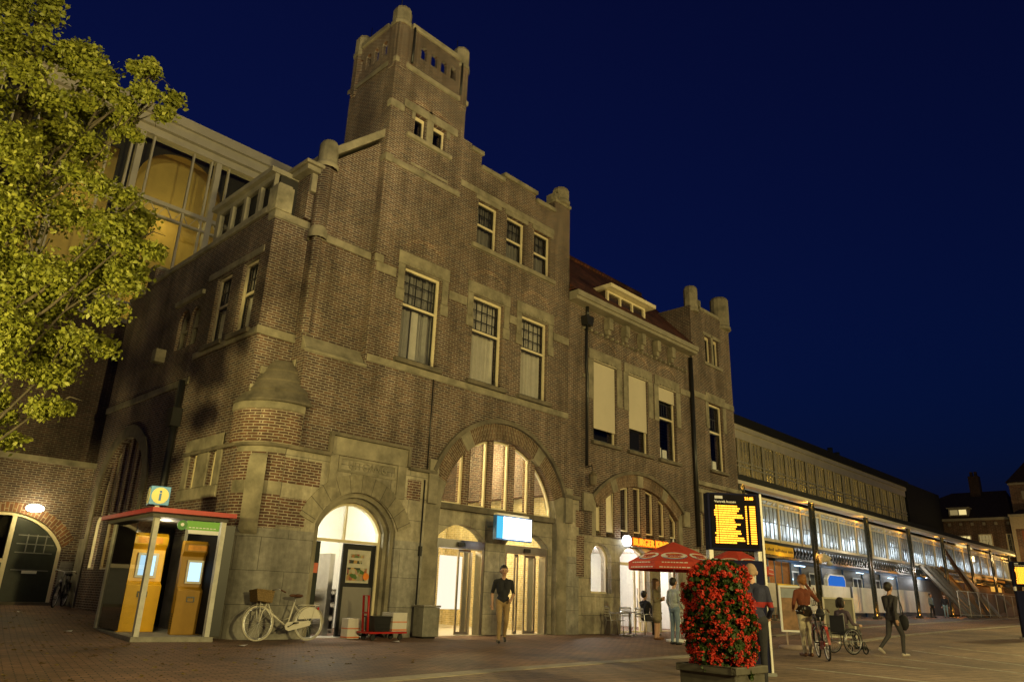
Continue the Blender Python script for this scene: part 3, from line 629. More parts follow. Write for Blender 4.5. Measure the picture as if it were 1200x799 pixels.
part('wing_relief', BRICKR, lambda m: [m.prism(arc((a+b)/2, z1+.02, .85, 145, 35, 12)+arc((a+b)/2, z1+.02, .98, 35, 145, 12), -.012, -.002) for (a, b, z0, z1) in W4], f1)
for (a, b, z0, z1), bl in zip(W4, (.83, .70, .18)): sash_window(f1, a, b, z0, z1, split=.58, nx=6, ny=2, curtain=None if bl > .5 else None, blind=bl, papers=bl < .5)
BX = [(20.82, 21.18), (21.5, 21.98), (22.36, 22.86), (23.18, 23.66), (23.98, 24.48), (24.84, 25.26), (25.62, 26.08)]
part('wing_mullion', BRICKR, lambda m: [m.prism(light_poly(p, q, 3.15, 23.48, 1.25, 3.87, 3), .1, .42) for p, q in zip([20.8]+[x[1] for x in BX], [x[0] for x in BX]+[26.16])], f1)
for a, b in BX:
    p = light_poly(a, b, 3.28 if a < 22 else 3.42, 23.48, 1.25, 3.82)
    w = MB(f1).prism(p, .16, .24, [inset(p, .045)]).build('window', CREAM, B)
    MB(f1).prism(inset(p, .04), .198, .202).build('pane', GLASS, w)
    MB(f1).prism(inset(p, .05), .4, .41).build('curtain', CURTG, w)
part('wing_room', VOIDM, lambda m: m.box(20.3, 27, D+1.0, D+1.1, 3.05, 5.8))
# burger restaurant front
wv = arched(20.5, 21.64, 1.26, 2.45, .42); dv = arched(22.15, 24.0, 0.0, 2.5, .42); d2 = arched(24.7, 25.95, 0, 2.4, .3)
part('shop_wall', ASHLAR, lambda m: m.prism(rect(19.72, 27.6, -.0, 3.1), .0, .45, [wv, [(x, max(.02, z)) for x, z in dv], [(x, max(.02, z)) for x, z in d2]]), f1)
w = MB(f1).prism(wv, .2, .28, [inset(wv, .06)]).build('shop_window', CREAM, B); MB(f1).prism(inset(wv, .05), .238, .242).build('pane', GLASSC, w)
w = MB(f1).prism(dv, .2, .28, [inset(dv, .06)]); w.box(22.2, 23.95, .2, .28, 2.26, 2.36); w.box(22.3, 22.36, .21, .27, 0, 2.26); w.box(23.3, 23.38, .21, .27, 0, 2.26); w.box(23.6, 23.66, .21, .27, 0, 2.26)
w = w.build('shop_door', CREAM, B); MB(f1).box(22.36, 23.3, .238, .242, .05, 2.26).build('pane', GLASSC, w); MB(f1).tube([(23.34, .12, .8), (23.34, .12, 1.5)], .02, 6).build('door_handle', STEEL, w)
w = MB(f1).prism(d2, .2, .28, [inset(d2, .06)]).build('shop_window', CREAM, B); MB(f1).prism(inset(d2, .05), .238, .242).build('pane', GLASSC, w)
def shop(m): m.box(19.9, 27.2, 20.5, 20.6, 0, 3.05); m.box(19.8, 19.9, D+.55, 20.5, 0, 3.05); m.box(27.1, 27.2, D+.55, 20.5, 0, 3.05); m.box(19.9, 27.1, D+.55, 20.5, 2.95, 3.05); m.box(19.9, 27.1, D+.3, 20.5, -.05, .012)
part('shop_interior', WHITEM, shop)
part('menu_board', emis('menu_light', (1, .8, .75), 2.2), lambda m: (m.box(20.6, 21.5, 18, 18.05, 2.0, 2.7), m.box(23.6, 24.6, 19.5, 19.55, 2.0, 2.6)))
part('shop_counter', plain('red_counter', (.5, .08, .06), .4), lambda m: (m.box(22.5, 25.5, 19.2, 19.8, 0, 1.05), m.box(20.5, 21.2, 17.5, 18.2, 0, .75)))
lamp('shop_light', (21.3, 17.6, 2.6), 150, (1, .90, .92), .2); lamp('shop_light', (23.2, 17.6, 2.6), 210, (1, .95, .88), .2); lamp('shop_light', (25.5, 17.6, 2.6), 130, (1, .95, .85), .2)
# roof and dormer
rf = part('roof', TILE, lambda m: (m.add([(19.1, 15.55, 11.65), (27.6, 15.55, 11.65), (28.4, 18.9, 15.2), (19.1, 18.9, 15.2), (19.1, 23, 11.65), (27.6, 23, 11.65)], [(0, 1, 2, 3), (3, 2, 5, 4), (1, 5, 2), (0, 3, 4)]), m.tube([(19.1, 18.9, 15.22), (28.2, 18.9, 15.22)], .12, 8)))
fd = front(15.95)
part('dormer_cheek', TILED, lambda m: m.box(21.55, 24.15, .12, 2.2, 11.66, 12.52), fd)
dm = MB(fd).prism(rect(21.55, 24.15, 11.66, 12.5), 0, .1, [rect(21.55+.1+i*.82, 21.55+.1+i*.82+.74, 11.74, 12.42) for i in range(3)]).build('dormer', CREAM, B)
MB(fd).box(21.4, 24.5, -.3, 2.4, 12.53, 12.68).build('dormer_roof', CREAM, dm)
MB(fd).box(21.6, 24.1, .05, .06, 11.7, 12.46).build('pane', GLASS, dm)
# right tower
part('side_tower_wall', BRICK, lambda m: (setattr(m, 'T', f0), m.prism([(27.6, 0), (31.1, 0), (31.1, 13.75), (27.6, 13.75)], 0, .45, [rect(28.78, 30.0, 6.5, 9.46), rect(28.76, 29.28, 11.35, 12.62), rect(29.48, 30.0, 11.35, 12.62), rect(27.72, 28.0, 3.3, 4.55)]),
     setattr(m, 'T', ID), m.box(27.6, 28.0, D+.45, 20, 4, 13.75), m.box(30.7, 31.1, D+.45, 20, 0, 13.75), m.box(28, 30.7, 19.6, 20, 8, 13.75), m.box(28, 30.7, D+.45, 19.6, 13.2, 13.4)))
def st_stone(m):
    m.T = f0
    m.box(28.4, 30.1, -.06, .5, 13.75, 13.9); m.box(28.3, 28.5, -.05, .5, 13.9, 14.2)
    m.box(27.5, 31.2, -.1, -.002, 5.7, 5.88); m.box(27.5, 31.15, -.05, -.002, 5.4, 5.56); m.box(27.6, 28.65, -.04, -.002, 9.5, 9.75); m.box(30.15, 31.1, -.04, -.002, 9.5, 9.75)
    m.box(28.55, 30.25, -.05, -.002, 9.48, 9.9); m.box(28.6, 30.2, -.07, -.002, 11.2, 11.34); m.box(29.3, 29.46, -.04, -.002, 11.35, 12.75); m.box(28.6, 30.2, -.04, -.003, 12.64, 12.78)
    m.box(28.5, 28.77, -.04, -.003, 8.3, 9.47); m.box(30.02, 30.3, -.04, -.003, 8.3, 9.47)
    m.T = ID
    pin(m, 27.95, D+.15, 13.5, 14.75, .32); pin(m, 30.7, D+.2, 13.4, 15.05, .44, 14)
    m.box(27.62, 27.75, D-.12, D-.002, 4.6, 5.4)
part('side_tower_stonework', STONE, st_stone, bevel=.012)
sash_window(f0, 28.78, 30.0, 6.5, 9.46, split=.58, nx=6, ny=2, curtain=None, papers=True)
sash_window(f0, 28.76, 29.28, 11.35, 12.62, split=.93, nx=1, ny=1, curtain=None, sill=False, fw=.05); sash_window(f0, 29.48, 30.0, 11.35, 12.62, split=.93, nx=1, ny=1, curtain=None, sill=False, fw=.05)
sash_window(f0, 27.72, 28.0, 3.3, 4.55, split=.6, nx=1, ny=1, curtain=CURTG, sill=False, fw=.03)
# downpipes
part('downpipe', DARK, lambda m: (m.tube([(20.1, D-.06, 11.3), (20.1, D-.06, 10.9)], .06, 8), m.prism([(19.95, 10.55), (20.25, 10.55), (20.32, 10.9), (19.88, 10.9)], D-.2, D+.08), m.tube([(20.05, D-.06, 10.6), (20.02, D-.06, 9.0), (20.1, D-.05, 8.7), (20.1, D-.04, 5.4)], .055, 8)))
part('downpipe', DARK, lambda m: m.tube([(27.45, D, 11.2), (27.45, D, 3.2)], .09, 8))
part('cable', DARK, lambda m: (m.tube([(13.04, D-.02, 7.0), (13.04, D-.02, 4.3)], .018, 5), m.tube([(12.98, D-.03, 4.0), (12.98, D-.03, .05)], .022, 5), m.box(12.94, 13.02, D-.07, D-.003, 2.0, 2.25)))

# ---- side wall to the left
sx = side(7.9)
SB = [(22.1, 1.4), (25.55, 1.4), (25.55, 3.5)]+arc(23.82, 3.5, 1.73, 0, 180, 24)+[(22.1, 3.5)]
def ar(a, b, z0, zs): return arched(a, b, z0, zs, (b-a)/2*.98, 12)
S1 = ar(24.62, 25.22, 1.4, 2.68); S2 = ar(23.5, 24.2, 1.4, 2.68); S3 = ar(22.4, 23.1, 1.4, 2.68)
SW = [(17.03, 17.88, 7.22, 9.24), (18.5, 19.4, 7.22, 9.24)]
SV = [(17.6, 17.98, 3.36, 4.28), (18.66, 19.08, 3.36, 4.28)]
side_out = [(16.63, 0), (26.4, 0), (26.4, 10.28), (25.15, 10.28), (25.15, 11.1), (24.6, 11.1), (24.6, 10.45), (16.8, 10.45), (16.8, 5.2), (16.63, 5.2)]
bigarch = [(22.1, 2.95), (25.55, 2.95), (25.55, 3.5)]+arc(23.82, 3.5, 1.73, 0, 180, 24)[1:-1]+[(22.1, 3.5)]
part('side_wall', BRICK, lambda m: m.prism(side_out, 0, .45, [rect(*w) for w in SW]+[ar(20.9, 21.66, 7.52, 8.4), ar(20.2, 20.82, 7.52, 8.4), bigarch, S1, S2, S3]+[rect(*v) for v in SV]), sx)
def side_stone(m):
    m.box(16.9, 24.6, -.08, .5, 10.45, 10.6); m.box(25.1, 26.4, -.06, .5, 10.28, 10.4); m.box(24.55, 25.2, -.06, .5, 11.1, 11.2)
    m.box(20.1, 26.4, -.05, -.002, 6.3, 6.5); m.box(16.8, 20.0, -.03, -.002, 9.3, 9.5); m.box(20.1, 22, -.1, -.002, 8.98, 9.12)
    m.box(17.3, 19.5, -.06, -.002, 3.05, 3.34); m.box(17.3, 17.58, -.05, -.003, 3.35, 4.6); m.box(19.1, 19.4, -.05, -.003, 3.35, 4.6); m.box(18.0, 18.64, -.05, -.003, 3.35, 4.6); m.box(17.3, 19.4, -.055, -.0035, 4.3, 4.6)
    m.box(16.65, 22.0, -.012, -.002, 0, 2.2); m.box(25.6, 26.38, -.012, -.002, 0, 2.3); m.box(21.85, 22.08, -.05, -.0035, 0, 4.0); m.box(25.57, 25.85, -.05, -.0035, 0, 4.0)
    m.box(22.2, 22.5, -.3, -.002, 7.3, 7.7)
part('side_stonework', STONE, side_stone, sx, bevel=.012)
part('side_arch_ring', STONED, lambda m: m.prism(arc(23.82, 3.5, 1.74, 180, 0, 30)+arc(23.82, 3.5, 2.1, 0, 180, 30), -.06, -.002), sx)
part('side_arch_mullion', BRICKR, lambda m: [m.prism(light_poly(a-.1, a+.1, 2.96, 23.82, 3.5, 1.72, 3), .12, .42) for a in (22.68, 23.26, 23.86, 24.46, 25.06)], sx)
for a, b in ((22.12, 22.58), (22.78, 23.16), (23.36, 23.76), (23.96, 24.36), (24.56, 24.96), (25.16, 25.53)):
    p = light_poly(a, b, 3.0, 23.82, 3.5, 1.70, 6)
    w = MB(sx).prism(p, .2, .26, [inset(p, .04)]).build('window', CREAM, B); MB(sx).prism(inset(p, .035), .228, .232).build('pane', GLASS, w)
for p in (S1, S2, S3):
    w = MB(sx).prism(p, .02, .09, [inset(p, .05)]).build('window', CREAM, B); MB(sx).prism(inset(p, .04), .058, .062).build('pane', GLASSC, w)
def sroom(m): m.box(11.5, 11.6, 20.5, 26.3, 0, 3.0); m.box(8.35, 11.5, 20.4, 20.5, 0, 3.0); m.box(8.35, 11.5, 26.3, 26.4, 0, 3.0); m.box(8.35, 11.5, 20.5, 26.3, 2.93, 3.0); m.box(8.35, 11.5, 20.5, 26.3, .3, .4)
part('lobby_wall', HALLBRICK, sroom); lamp('lobby_light', (9.8, 24.3, 2.4), 230, (1, .86, .5), .2)
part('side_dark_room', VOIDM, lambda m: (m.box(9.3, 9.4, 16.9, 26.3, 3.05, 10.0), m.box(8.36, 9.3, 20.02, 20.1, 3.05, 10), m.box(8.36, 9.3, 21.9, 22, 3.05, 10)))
for (a, b, z0, z1) in SW: sash_window(sx, a, b, z0, z1, split=.56, nx=4, ny=2, curtain=CURT, w=.10)
for a, b in ((20.9, 21.66), (20.2, 20.82)):
    p = ar(a, b, 7.52, 8.4); w = MB(sx).prism(p, .1, .2, [inset(p, .06)]); w.box(a+.05, b-.05, .11, .19, 8.1, 8.15); w = w.build('window', CREAMD, B); MB(sx).prism(inset(p, .05), .15, .154).build('pane', GLASS, w)
for (a, b, z0, z1) in SV:
    w = MB(sx).prism(rect(a, b, z0, z1), .1, .2, [rect(a+.04, b-.04, z0+.04, z1-.04)])
    for k in range(13): z = z0+.06+k*(z1-z0-.1)/13; w.add([(a+.03, .11, z), (b-.03, .11, z), (b-.03, .17, z+.05), (a+.03, .17, z+.05)], [(0, 1, 2, 3)])
    w.build('louvre', CREAM, B)
part('attic_window', CREAMD, lambda m: (m.prism(rect(16.95, 20.4, 10.6, 11.72), .04, .16, [rect(17.0+i*.83, 17.0+i*.83+.68, 10.78, 11.56) for i in range(4)]), m.box(16.9, 20.5, -.1, 1.2, 11.72, 11.86), m.box(20.28, 20.4, .16, 1.2, 10.6, 11.72)), sx)
part('attic_pane', GLASS, lambda m: m.box(17, 20.3, .1, .104, 10.7, 11.6), sx); part('attic_dark_back', VOIDM, lambda m: (m.box(17.01, 20.27, .22, .26, 10.6, 11.72), m.box(16.92, 17.0, .2, 1.2, 10.6, 11.7)), sx)  # dark plate close behind the glass paints in the unlit attic
part('side_downpipe', DARK, lambda m: (m.tube([(7.78, 20.3, 6.4), (7.78, 20.3, .2)], .09, 8), m.box(7.62, 7.88, 20.14, 20.46, 5.1, 5.6)))
# ------------------------------------------------------------------ ground
def grid_sheet(xs, ys, dz):
    m = MB(); n = len(ys)
    m.add([(x, y, ground_z(x, y)+dz) for x in xs for y in ys], [(i*n+j, (i+1)*n+j, (i+1)*n+j+1, i*n+j+1) for i in range(len(xs)-1) for j in range(n-1)], True)
    return m
m, nt, out = newmat('brick_paving')
g = N(nt, 'ShaderNodeNewGeometry'); b = N(nt, 'ShaderNodeBsdfPrincipled', Roughness=.75); b.inputs['Specular IOR Level'].default_value = .3
mp = N(nt, 'ShaderNodeMapping'); mp.inputs['Rotation'].default_value = (0, 0, R(12)); L(nt, g.outputs['Position'], mp.inputs[0])
br = N(nt, 'ShaderNodeTexBrick', Scale=1., Bias=-.2); br.inputs['Brick Width'].default_value = .22; br.inputs['Row Height'].default_value = .11; br.inputs['Mortar Size'].default_value = .008
br.inputs['Color1'].default_value = (.25, .145, .095, 1); br.inputs['Color2'].default_value = (.155, .10, .075, 1); br.inputs['Mortar'].default_value = (.035, .03, .025, 1); L(nt, mp.outputs[0], br.inputs[0])
br2 = N(nt, 'ShaderNodeTexBrick', Scale=1., Bias=0.); br2.inputs['Brick Width'].default_value = .3; br2.inputs['Row Height'].default_value = .3; br2.inputs['Mortar Size'].default_value = .01
br2.inputs['Color1'].default_value = (.26, .18, .13, 1); br2.inputs['Color2'].default_value = (.21, .15, .11, 1); br2.inputs['Mortar'].default_value = (.05, .04, .03, 1); L(nt, mp.outputs[0], br2.inputs[0])
sp = N(nt, 'ShaderNodeSeparateXYZ'); L(nt, g.outputs['Position'], sp.inputs[0])
c1 = N(nt, 'ShaderNodeMath', operation='MULTIPLY_ADD'); L(nt, sp.outputs['X'], c1.inputs[0]); c1.inputs[1].default_value = -.07; L(nt, sp.outputs['Y'], c1.inputs[2])
gt = N(nt, 'ShaderNodeMath', operation='LESS_THAN'); L(nt, c1.outputs[0], gt.inputs[0]); gt.inputs[1].default_value = 8.05
mx = N(nt, 'ShaderNodeMix', data_type='RGBA'); L(nt, gt.outputs[0], mx.inputs['Factor']); L(nt, br.outputs['Color'], mx.inputs['A']); L(nt, br2.outputs['Color'], mx.inputs['B'])
n1 = N(nt, 'ShaderNodeTexNoise', Scale=.35, Detail=9., Roughness=.7); L(nt, g.outputs['Position'], n1.inputs['Vector'])
n2 = N(nt, 'ShaderNodeTexNoise', Scale=5., Detail=5.); L(nt, g.outputs['Position'], n2.inputs['Vector'])
r1 = N(nt, 'ShaderNodeMapRange'); r1.inputs['From Min'].default_value = .35; r1.inputs['From Max'].default_value = .65; r1.inputs['To Min'].default_value = .5; r1.inputs['To Max'].default_value = 1.4; L(nt, n1.outputs['Fac'], r1.inputs['Value'])
r2 = N(nt, 'ShaderNodeMapRange'); r2.inputs['To Min'].default_value = .6; r2.inputs['To Max'].default_value = 1.4; L(nt, n2.outputs['Fac'], r2.inputs['Value'])
mm = N(nt, 'ShaderNodeMath', operation='MULTIPLY'); L(nt, r1.outputs['Result'], mm.inputs[0]); L(nt, r2.outputs['Result'], mm.inputs[1])
sv = N(nt, 'ShaderNodeVectorMath', operation='SCALE'); L(nt, mx.outputs['Result'], sv.inputs[0]); L(nt, mm.outputs[0], sv.inputs['Scale']); L(nt, sv.outputs[0], b.inputs['Base Color'])
rr = N(nt, 'ShaderNodeMapRange'); rr.inputs['To Min'].default_value = .5; rr.inputs['To Max'].default_value = .95; L(nt, n1.outputs['Fac'], rr.inputs['Value']); L(nt, rr.outputs['Result'], b.inputs['Roughness'])
bp = N(nt, 'ShaderNodeBump', Strength=.6, Distance=.01); L(nt, br.outputs['Fac'], bp.inputs['Height']); bp.invert = True; L(nt, bp.outputs['Normal'], b.inputs['Normal'])
L(nt, b.outputs[0], out.inputs[0])
xs = [-400, -200, -100, -50, -25]+[-12+i for i in range(0, 60)]+[50, 54, 60, 70, 80, 90, 110, 150, 220, 400, 800]
ys = [-400, -200, -80, -30, -15]+[-8+i for i in range(0, 50)]+[45, 55, 80, 140, 250, 500, 900]
structure(grid_sheet(xs, ys, 0).build('ground', m, recalc=False))
KERB = plain('kerb_stone', (.30, .26, .20), .75, var=.3, scale=3.)
LINE = plain('worn_road_paint', (.42, .40, .35), .8, var=.4, scale=6.)
def strip(name, pts, w, dz, mat):
    m = MB(); v = []; f = []
    P = []
    for a, b in zip(pts[:-1], pts[1:]):
        n = max(1, int((Vector(b)-Vector(a)).length/1.0)); P += [Vector(a).lerp(Vector(b), i/n) for i in range(n)]
    P.append(Vector(pts[-1]))
    for i, p in enumerate(P):
        d = (P[min(i+1, len(P)-1)]-P[max(0, i-1)]).normalized(); q = Vector((-d.y, d.x))*w/2
        for s in (p+q, p-q): v.append((s.x, s.y, ground_z(s.x, s.y)+dz))
    n = len(v); v += [(x, y, z-dz-.02) for x, y, z in v]
    for i in range(len(P)-1):
        a = 2*i; f += [(a, a+1, a+3, a+2), (a, a+2, a+2+n, a+n), (a+1, a+1+n, a+3+n, a+3)]
    m.add(v, f); return structure(m.build(name, mat))
strip('kerb', [(-4, 7.4), (6.2, 8.4), (9.4, 8.75), (14.4, 9.0), (17, 9.15)], .34, .012, KERB)
strip('kerb', [(24.2, 9.2), (27, 9.75), (32, 10.3), (40, 10.6), (57, 10.8), (80, 10.9)], .30, .03, KERB)
strip('kerb', [(26.5, 12.6), (34, 13.6), (46, 14.6), (70, 15.5), (95, 16)], .3, .03, KERB)
for i, pts in enumerate(([(17.9, 6.85), (17.2, 5.0)], [(14.6, 6.5), (14.2, 4.3), (14, 2)], [(24.0, 7.3), (21.2, 4.2), (18, 1)], [(27, 7.4), (24.5, 4.3), (21, .5)], [(20.6, 7.2), (19.2, 5.0), (16.5, 1.)])):
    strip('road_line', pts, .07 if i != 0 else .1, .006, LINE)
ROADM = plain('asphalt', (.055, .052, .05), .7, var=.3, scale=4.)
# asphalt lane before the arcade
m = grid_sheet([30+2*i for i in range(40)], [15.6, 16.5, 17.4, 18.3], .006); structure(m.build('road', ROADM, recalc=False))

# ------------------------------------------------------------------ train hall behind
H = thing('train_hall', 'tall glazed station hall with a grey cornice rising behind the brick front', 'train hall', (15, 28, 0))
fh = front(28)
def hpart(name, mat, fn, T=fh, parent=None): mb = MB(T); fn(mb); return mb.build(name, mat, parent or H)
SHG = plain('shed_grey_paint', (.50, .46, .36), .6, var=.12, scale=1.)
SHC = plain('shed_cream_paint', (.62, .56, .43), .6, var=.1, scale=1.)
LX0, LX1 = 2.5, 44
hpart('cornice', SHG, lambda m: (m.box(LX0-.2, LX1, -.55, .2, 18.5, 18.9), m.box(LX0-.1, LX1, -.4, .2, 18.1, 18.5), m.box(LX0, LX1, -.2, .2, 17.8, 18.1)))
hpart('mullion', SHG, lambda m: ([m.box(x, x+.22, -.16, .12, 10, 17.8) for x in (2.6, 5.0, 7.35, 10.45, 13.6, 16.7)], [m.box(x, x+.07, -.08, .06, 10, 17.8) for k in range(6) for x in (3.3+k*3.1, 4.05+k*3.1, 4.8+k*3.1) ],
     [m.box(LX0, 20, -.12, .1, z, z+.16) for z in (15.05, 11.4, 10.0)], [m.box(LX0, 20, -.1, .08, z, z+.08) for z in (14.55, 10.75)], [m.bar((3+k*.62, -.02, 14.6), (3.31+k*.62, -.02, 15.1), .03) for k in range(26)], [m.bar((3.31+k*.62, -.02, 15.1), (3.62+k*.62, -.02, 14.6), .03) for k in range(26)]))
hpart('pane', GLASSC, lambda m: m.box(LX0, 20, .0, .005, 10.1, 17.8))
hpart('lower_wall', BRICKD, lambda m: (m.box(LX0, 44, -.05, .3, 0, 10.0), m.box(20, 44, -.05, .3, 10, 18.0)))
hpart('back_wall', plain('ochre_plaster', (.50, .36, .11), .85, var=.15, scale=.8), lambda m: (m.box(0, 22, 2.6, 2.8, 8, 18.85), m.box(2.8, 22, .25, 2.6, 18.7, 18.85)))
hpart('arch_rib', plain('dark_rib', (.035, .03, .02), .7), lambda m: m.prism(rect(2.6, 20, 8.2, 18.68), 1.0, 1.12, [[(7.85, 9), (11.4, 9)]+arc(9.63, 16.35, 1.77, 0, 180, 24), [(4.2, 9), (7.1, 9), (7.1, 17.3), (4.2, 17.3)], [(12.1, 9), (15.6, 9)]+arc(13.85, 16.35, 1.75, 0, 180, 24)]))
hpart('hall_roof', TAR, lambda m: (m.box(LX0, 44, .0, 20, 18.9, 19.05), m.box(LX0, 2.7, .2, 20, 0, 18.9)))
hpart('hall_floor', VOIDM, lambda m: m.box(LX0, 22, .3, 5, 7.9, 8.0))
for x in (5.5, 9.6, 13.8): lamp('hall_lamp', (x, 29.7, 11.6), 26, (1, .74, .22), .1); lamp('hall_lamp', (x, 29.7, 15.4), 34, (1, .74, .22), .1)
# right-hand platform roof
S = thing('platform_hall', 'long low train hall with tall glazing and black roof edge beyond the brick towers', 'train hall', (70, 28, 0))
def spart(name, mat, fn, T=fh): mb = MB(T); fn(mb); return mb.build(name, mat, S)
spart('cornice', SHC, lambda m: (m.box(44, 96.5, -.3, .2, 14.45, 14.85), m.box(44, 96.5, -.15, .2, 13.75, 14.45)))
spart('mullion', SHG, lambda m: ([m.box(44+k*2.2, 44.16+k*2.2, -.14, .1, 10.3, 13.75) for k in range(24)], [m.box(44.55+k*.55, 44.6+k*.55, -.06, .06, 10.3, 13.75) for k in range(95)], [m.box(44, 96.5, -.1, .08, z, z+.1) for z in (11.5, 11.85, 10.25)],
      [m.bar((44.1+k*8.8, -.5, 10.3), (45.6+k*8.8, -.1, 11.5), .09) for k in range(6)]))
spart('pane', GLASSS, lambda m: m.box(44, 96.5, 0, .005, 10.3, 13.75))
spart('roof', TAR, lambda m: (m.box(44, 97, -.5, 18, 14.86, 15.55), m.box(96.5, 110, -.3, 18, 9.5, 15.5)))
spart('inner_wall', plain('grey_ochre_plaster', (.34, .30, .2), .9, var=.2, scale=.7), lambda m: m.box(44, 97, 4.8, 5, 9.5, 14.8))
spart('roof_vent', DARKG, lambda m: (m.tube([(77.5, 1, 15.5), (77.5, 1, 16.7)], .28, 8), m.tube([(79.3, 1, 15.5), (79.3, 1, 16.5)], .28, 8)))
spart('wall_lamp', AMBERL, lambda m: [m.ball((x, .8, 10.6), .09, 5) for x in (47, 56, 65.2, 74, 83, 91)])
for x in (46, 53, 62, 71, 80, 89): lamp('platform_light', (x, 31.6, 12.5), 160, (1, .64, .14), .05)
for x in (50, 52.5, 57, 63.5, 66, 72, 79, 86): lamp('platform_light', (x, 28.9, 10.7), 26, (1, .60, .10), .04)

# ------------------------------------------------------------------ arcade
A = thing('platform_arcade', 'long arcade of lattice columns carrying lit glazed panels under a black canopy', 'arcade', (70, 20, 0))
fa = front(20)
def apart(name, mat, fn, T=fa, parent=None): mb = MB(T); fn(mb); return mb.build(name, mat, parent or A)
CXS = [38.3, 47.6, 57.1, 66.5, 75.7, 84.5, 93.0, 101.4]
apart('canopy', TAR, lambda m: (m.box(31.2, 104, -.75, .2, 7.5, 7.85), m.add([(31.2, -.7, 7.86), (104, -.7, 7.86), (104, 7.9, 9.95), (31.2, 7.9, 9.95)], [(0, 1, 2, 3)])))
apart('gutter', SHC, lambda m: (m.box(31.2, 104, -.8, -.62, 7.3, 7.5), m.box(31.2, 104, -.6, .3, 7.38, 7.42)))
apart('panel_frame', SHC, lambda m: ([m.box(31.2, 104, .02, .16, z, z+h) for z, h in ((6.95, .14), (6.62, .1), (4.62, .16))], [m.box(31.6+k*3.13, 31.75+k*3.13, .0, .18, 4.62, 7.1) for k in range(23)], [m.bar((31.7+k*.78, .09, 6.72), (32.1+k*.78, .09, 6.96), .05) for k in range(92)]))
apart('glazing_bar', plain('glazing_bar_grey', (.16, .17, .17), .5), lambda m: ([m.box(31.6+k*.52, 31.64+k*.52, .06, .1, 4.75, 6.62) for k in range(138)], [m.box(31.2, 104, .062, .098, 5.7, 5.74)]))
apart('pane', glassmat('ribbed_glass', (.8, .86, .9), dirt=1.1), lambda m: m.box(31.2, 104, .1, .105, 4.78, 6.62))
def streak_strips(m):
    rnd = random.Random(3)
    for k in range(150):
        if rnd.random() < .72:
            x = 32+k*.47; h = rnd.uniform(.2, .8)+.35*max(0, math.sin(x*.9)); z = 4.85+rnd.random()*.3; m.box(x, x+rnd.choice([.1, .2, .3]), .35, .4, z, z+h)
apart('lamp_streak', emis('cool_streak_glow', (.86, .93, 1), 7.), streak_strips)  # added glowing strips paint the white light streaks into the glazing
apart('panel_back', plain('cool_grey_panel', (.56, .60, .64), .8, var=.25, scale=1.5), lambda m: m.box(31.2, 104, .8, .85, 4.4, 7.2))
def lattice(m):
    m.box(31.2, 104, .0, .2, 4.45, 4.6); m.box(31.2, 104, .0, .2, 3.72, 3.84)
    for k in range(150):
        x = 31.3+k*.48; m.bar((x, .1, 3.84), (x+.48, .1, 4.45), .06); m.bar((x+.48, .12, 3.84), (x, .12, 4.45), .05)
apart('lattice_girder', DARKG, lattice)
for x in CXS:
    gz = ground_z(x, 19.3)
    def col(m):
        for dx in (-.24, .24): m.box(x+dx-.07, x+dx+.07, -.7, -.56, gz, 7.3)
        for k in range(24):
            z = gz+.2+k*.3; m.box(x-.17, x+.17, -.66, -.6, z, z+.05)
            if k % 2: m.bar((x-.17, -.63, z), (x+.17, -.63, z+.3), .04)
        m.box(x-.4, x+.4, -.8, -.46, gz-.3, gz+.14)
    cobj = apart('column', DARKG, col)
    apart('column_lamp', AMBERL, lambda m: (m.box(x-.06, x+.06, -.66, -.6, gz+.22, gz+.30)), parent=cobj)
    lamp('column_light', (x, 19.05, gz+.55), 34, (1, .36, .04), .03); lamp('column_light', (x-.1, 19.05, 4.0), 22, (1, .36, .04), .03); lamp('column_light', (x, 19.6, 7.15), 34, (1, .45, .06), .03)
apart('rear_wall', plain('dark_brick_rear', (.07, .06, .05), .9, var=.3), lambda m: (m.box(31.2, 104, 7.4, 7.8, 0, 9.9)))
# ---- under the arcade: cabins, hoardings
cab = thing('site_cabin', 'dark grey construction cabin with pale windows under the arcade', 'cabin', (56, 22.6, 0))
fc = front(22.2)
def cpart(name, mat, fn): mb = MB(fc); fn(mb); return mb.build(name, mat, cab)
cpart('wall', plain('cabin_grey', (.20, .19, .17), .6, var=.15), lambda m: m.box(47.8, 84, 0, 3.5, .4, 3.75))
cpart('roof_edge', plain('cabin_blue', (.03, .07, .13), .5), lambda m: (m.box(47.6, 84.2, -.15, 3.6, 3.75, 3.95), [m.box(x, x+.14, -.1, -.002, .4, 3.75) for x in (48, 51.5, 55, 59, 63, 67, 71)]))
cpart('window', WHITEP, lambda m: [m.prism(rect(x, x+1.9, 1.9, 3.3), -.06, -.003, [rect(x+.1, x+.9, 2, 3.2), rect(x+1.0, x+1.8, 2, 3.2)]) for x in (49.4, 53, 57, 61, 65)])
cpart('pane', plain('cabin_pane', (.10, .11, .12), .1), lambda m: [m.box(x, x+1.9, -.03, -.002, 1.9, 3.3) for x in (49.4, 53, 57, 61, 65)])
cpart('tube_lamp', emis('cabin_tube', (.5, .75, 1), 4.), lambda m: (m.bar((48.2, -.5, 3.3), (49.3, -.5, 2.7), .05), m.box(50, 51.6, -.4, -.34, 3.6, 3.66), m.box(61, 62.4, -.4, -.34, 3.62, 3.67), m.box(68, 69.2, -.4, -.34, 3.5, 3.56)))
bs = thing('blue_sign', 'blue rounded backlit sign standing above the white hoarding', 'sign', (55.6, 21.4, ground_z(55, 21)))
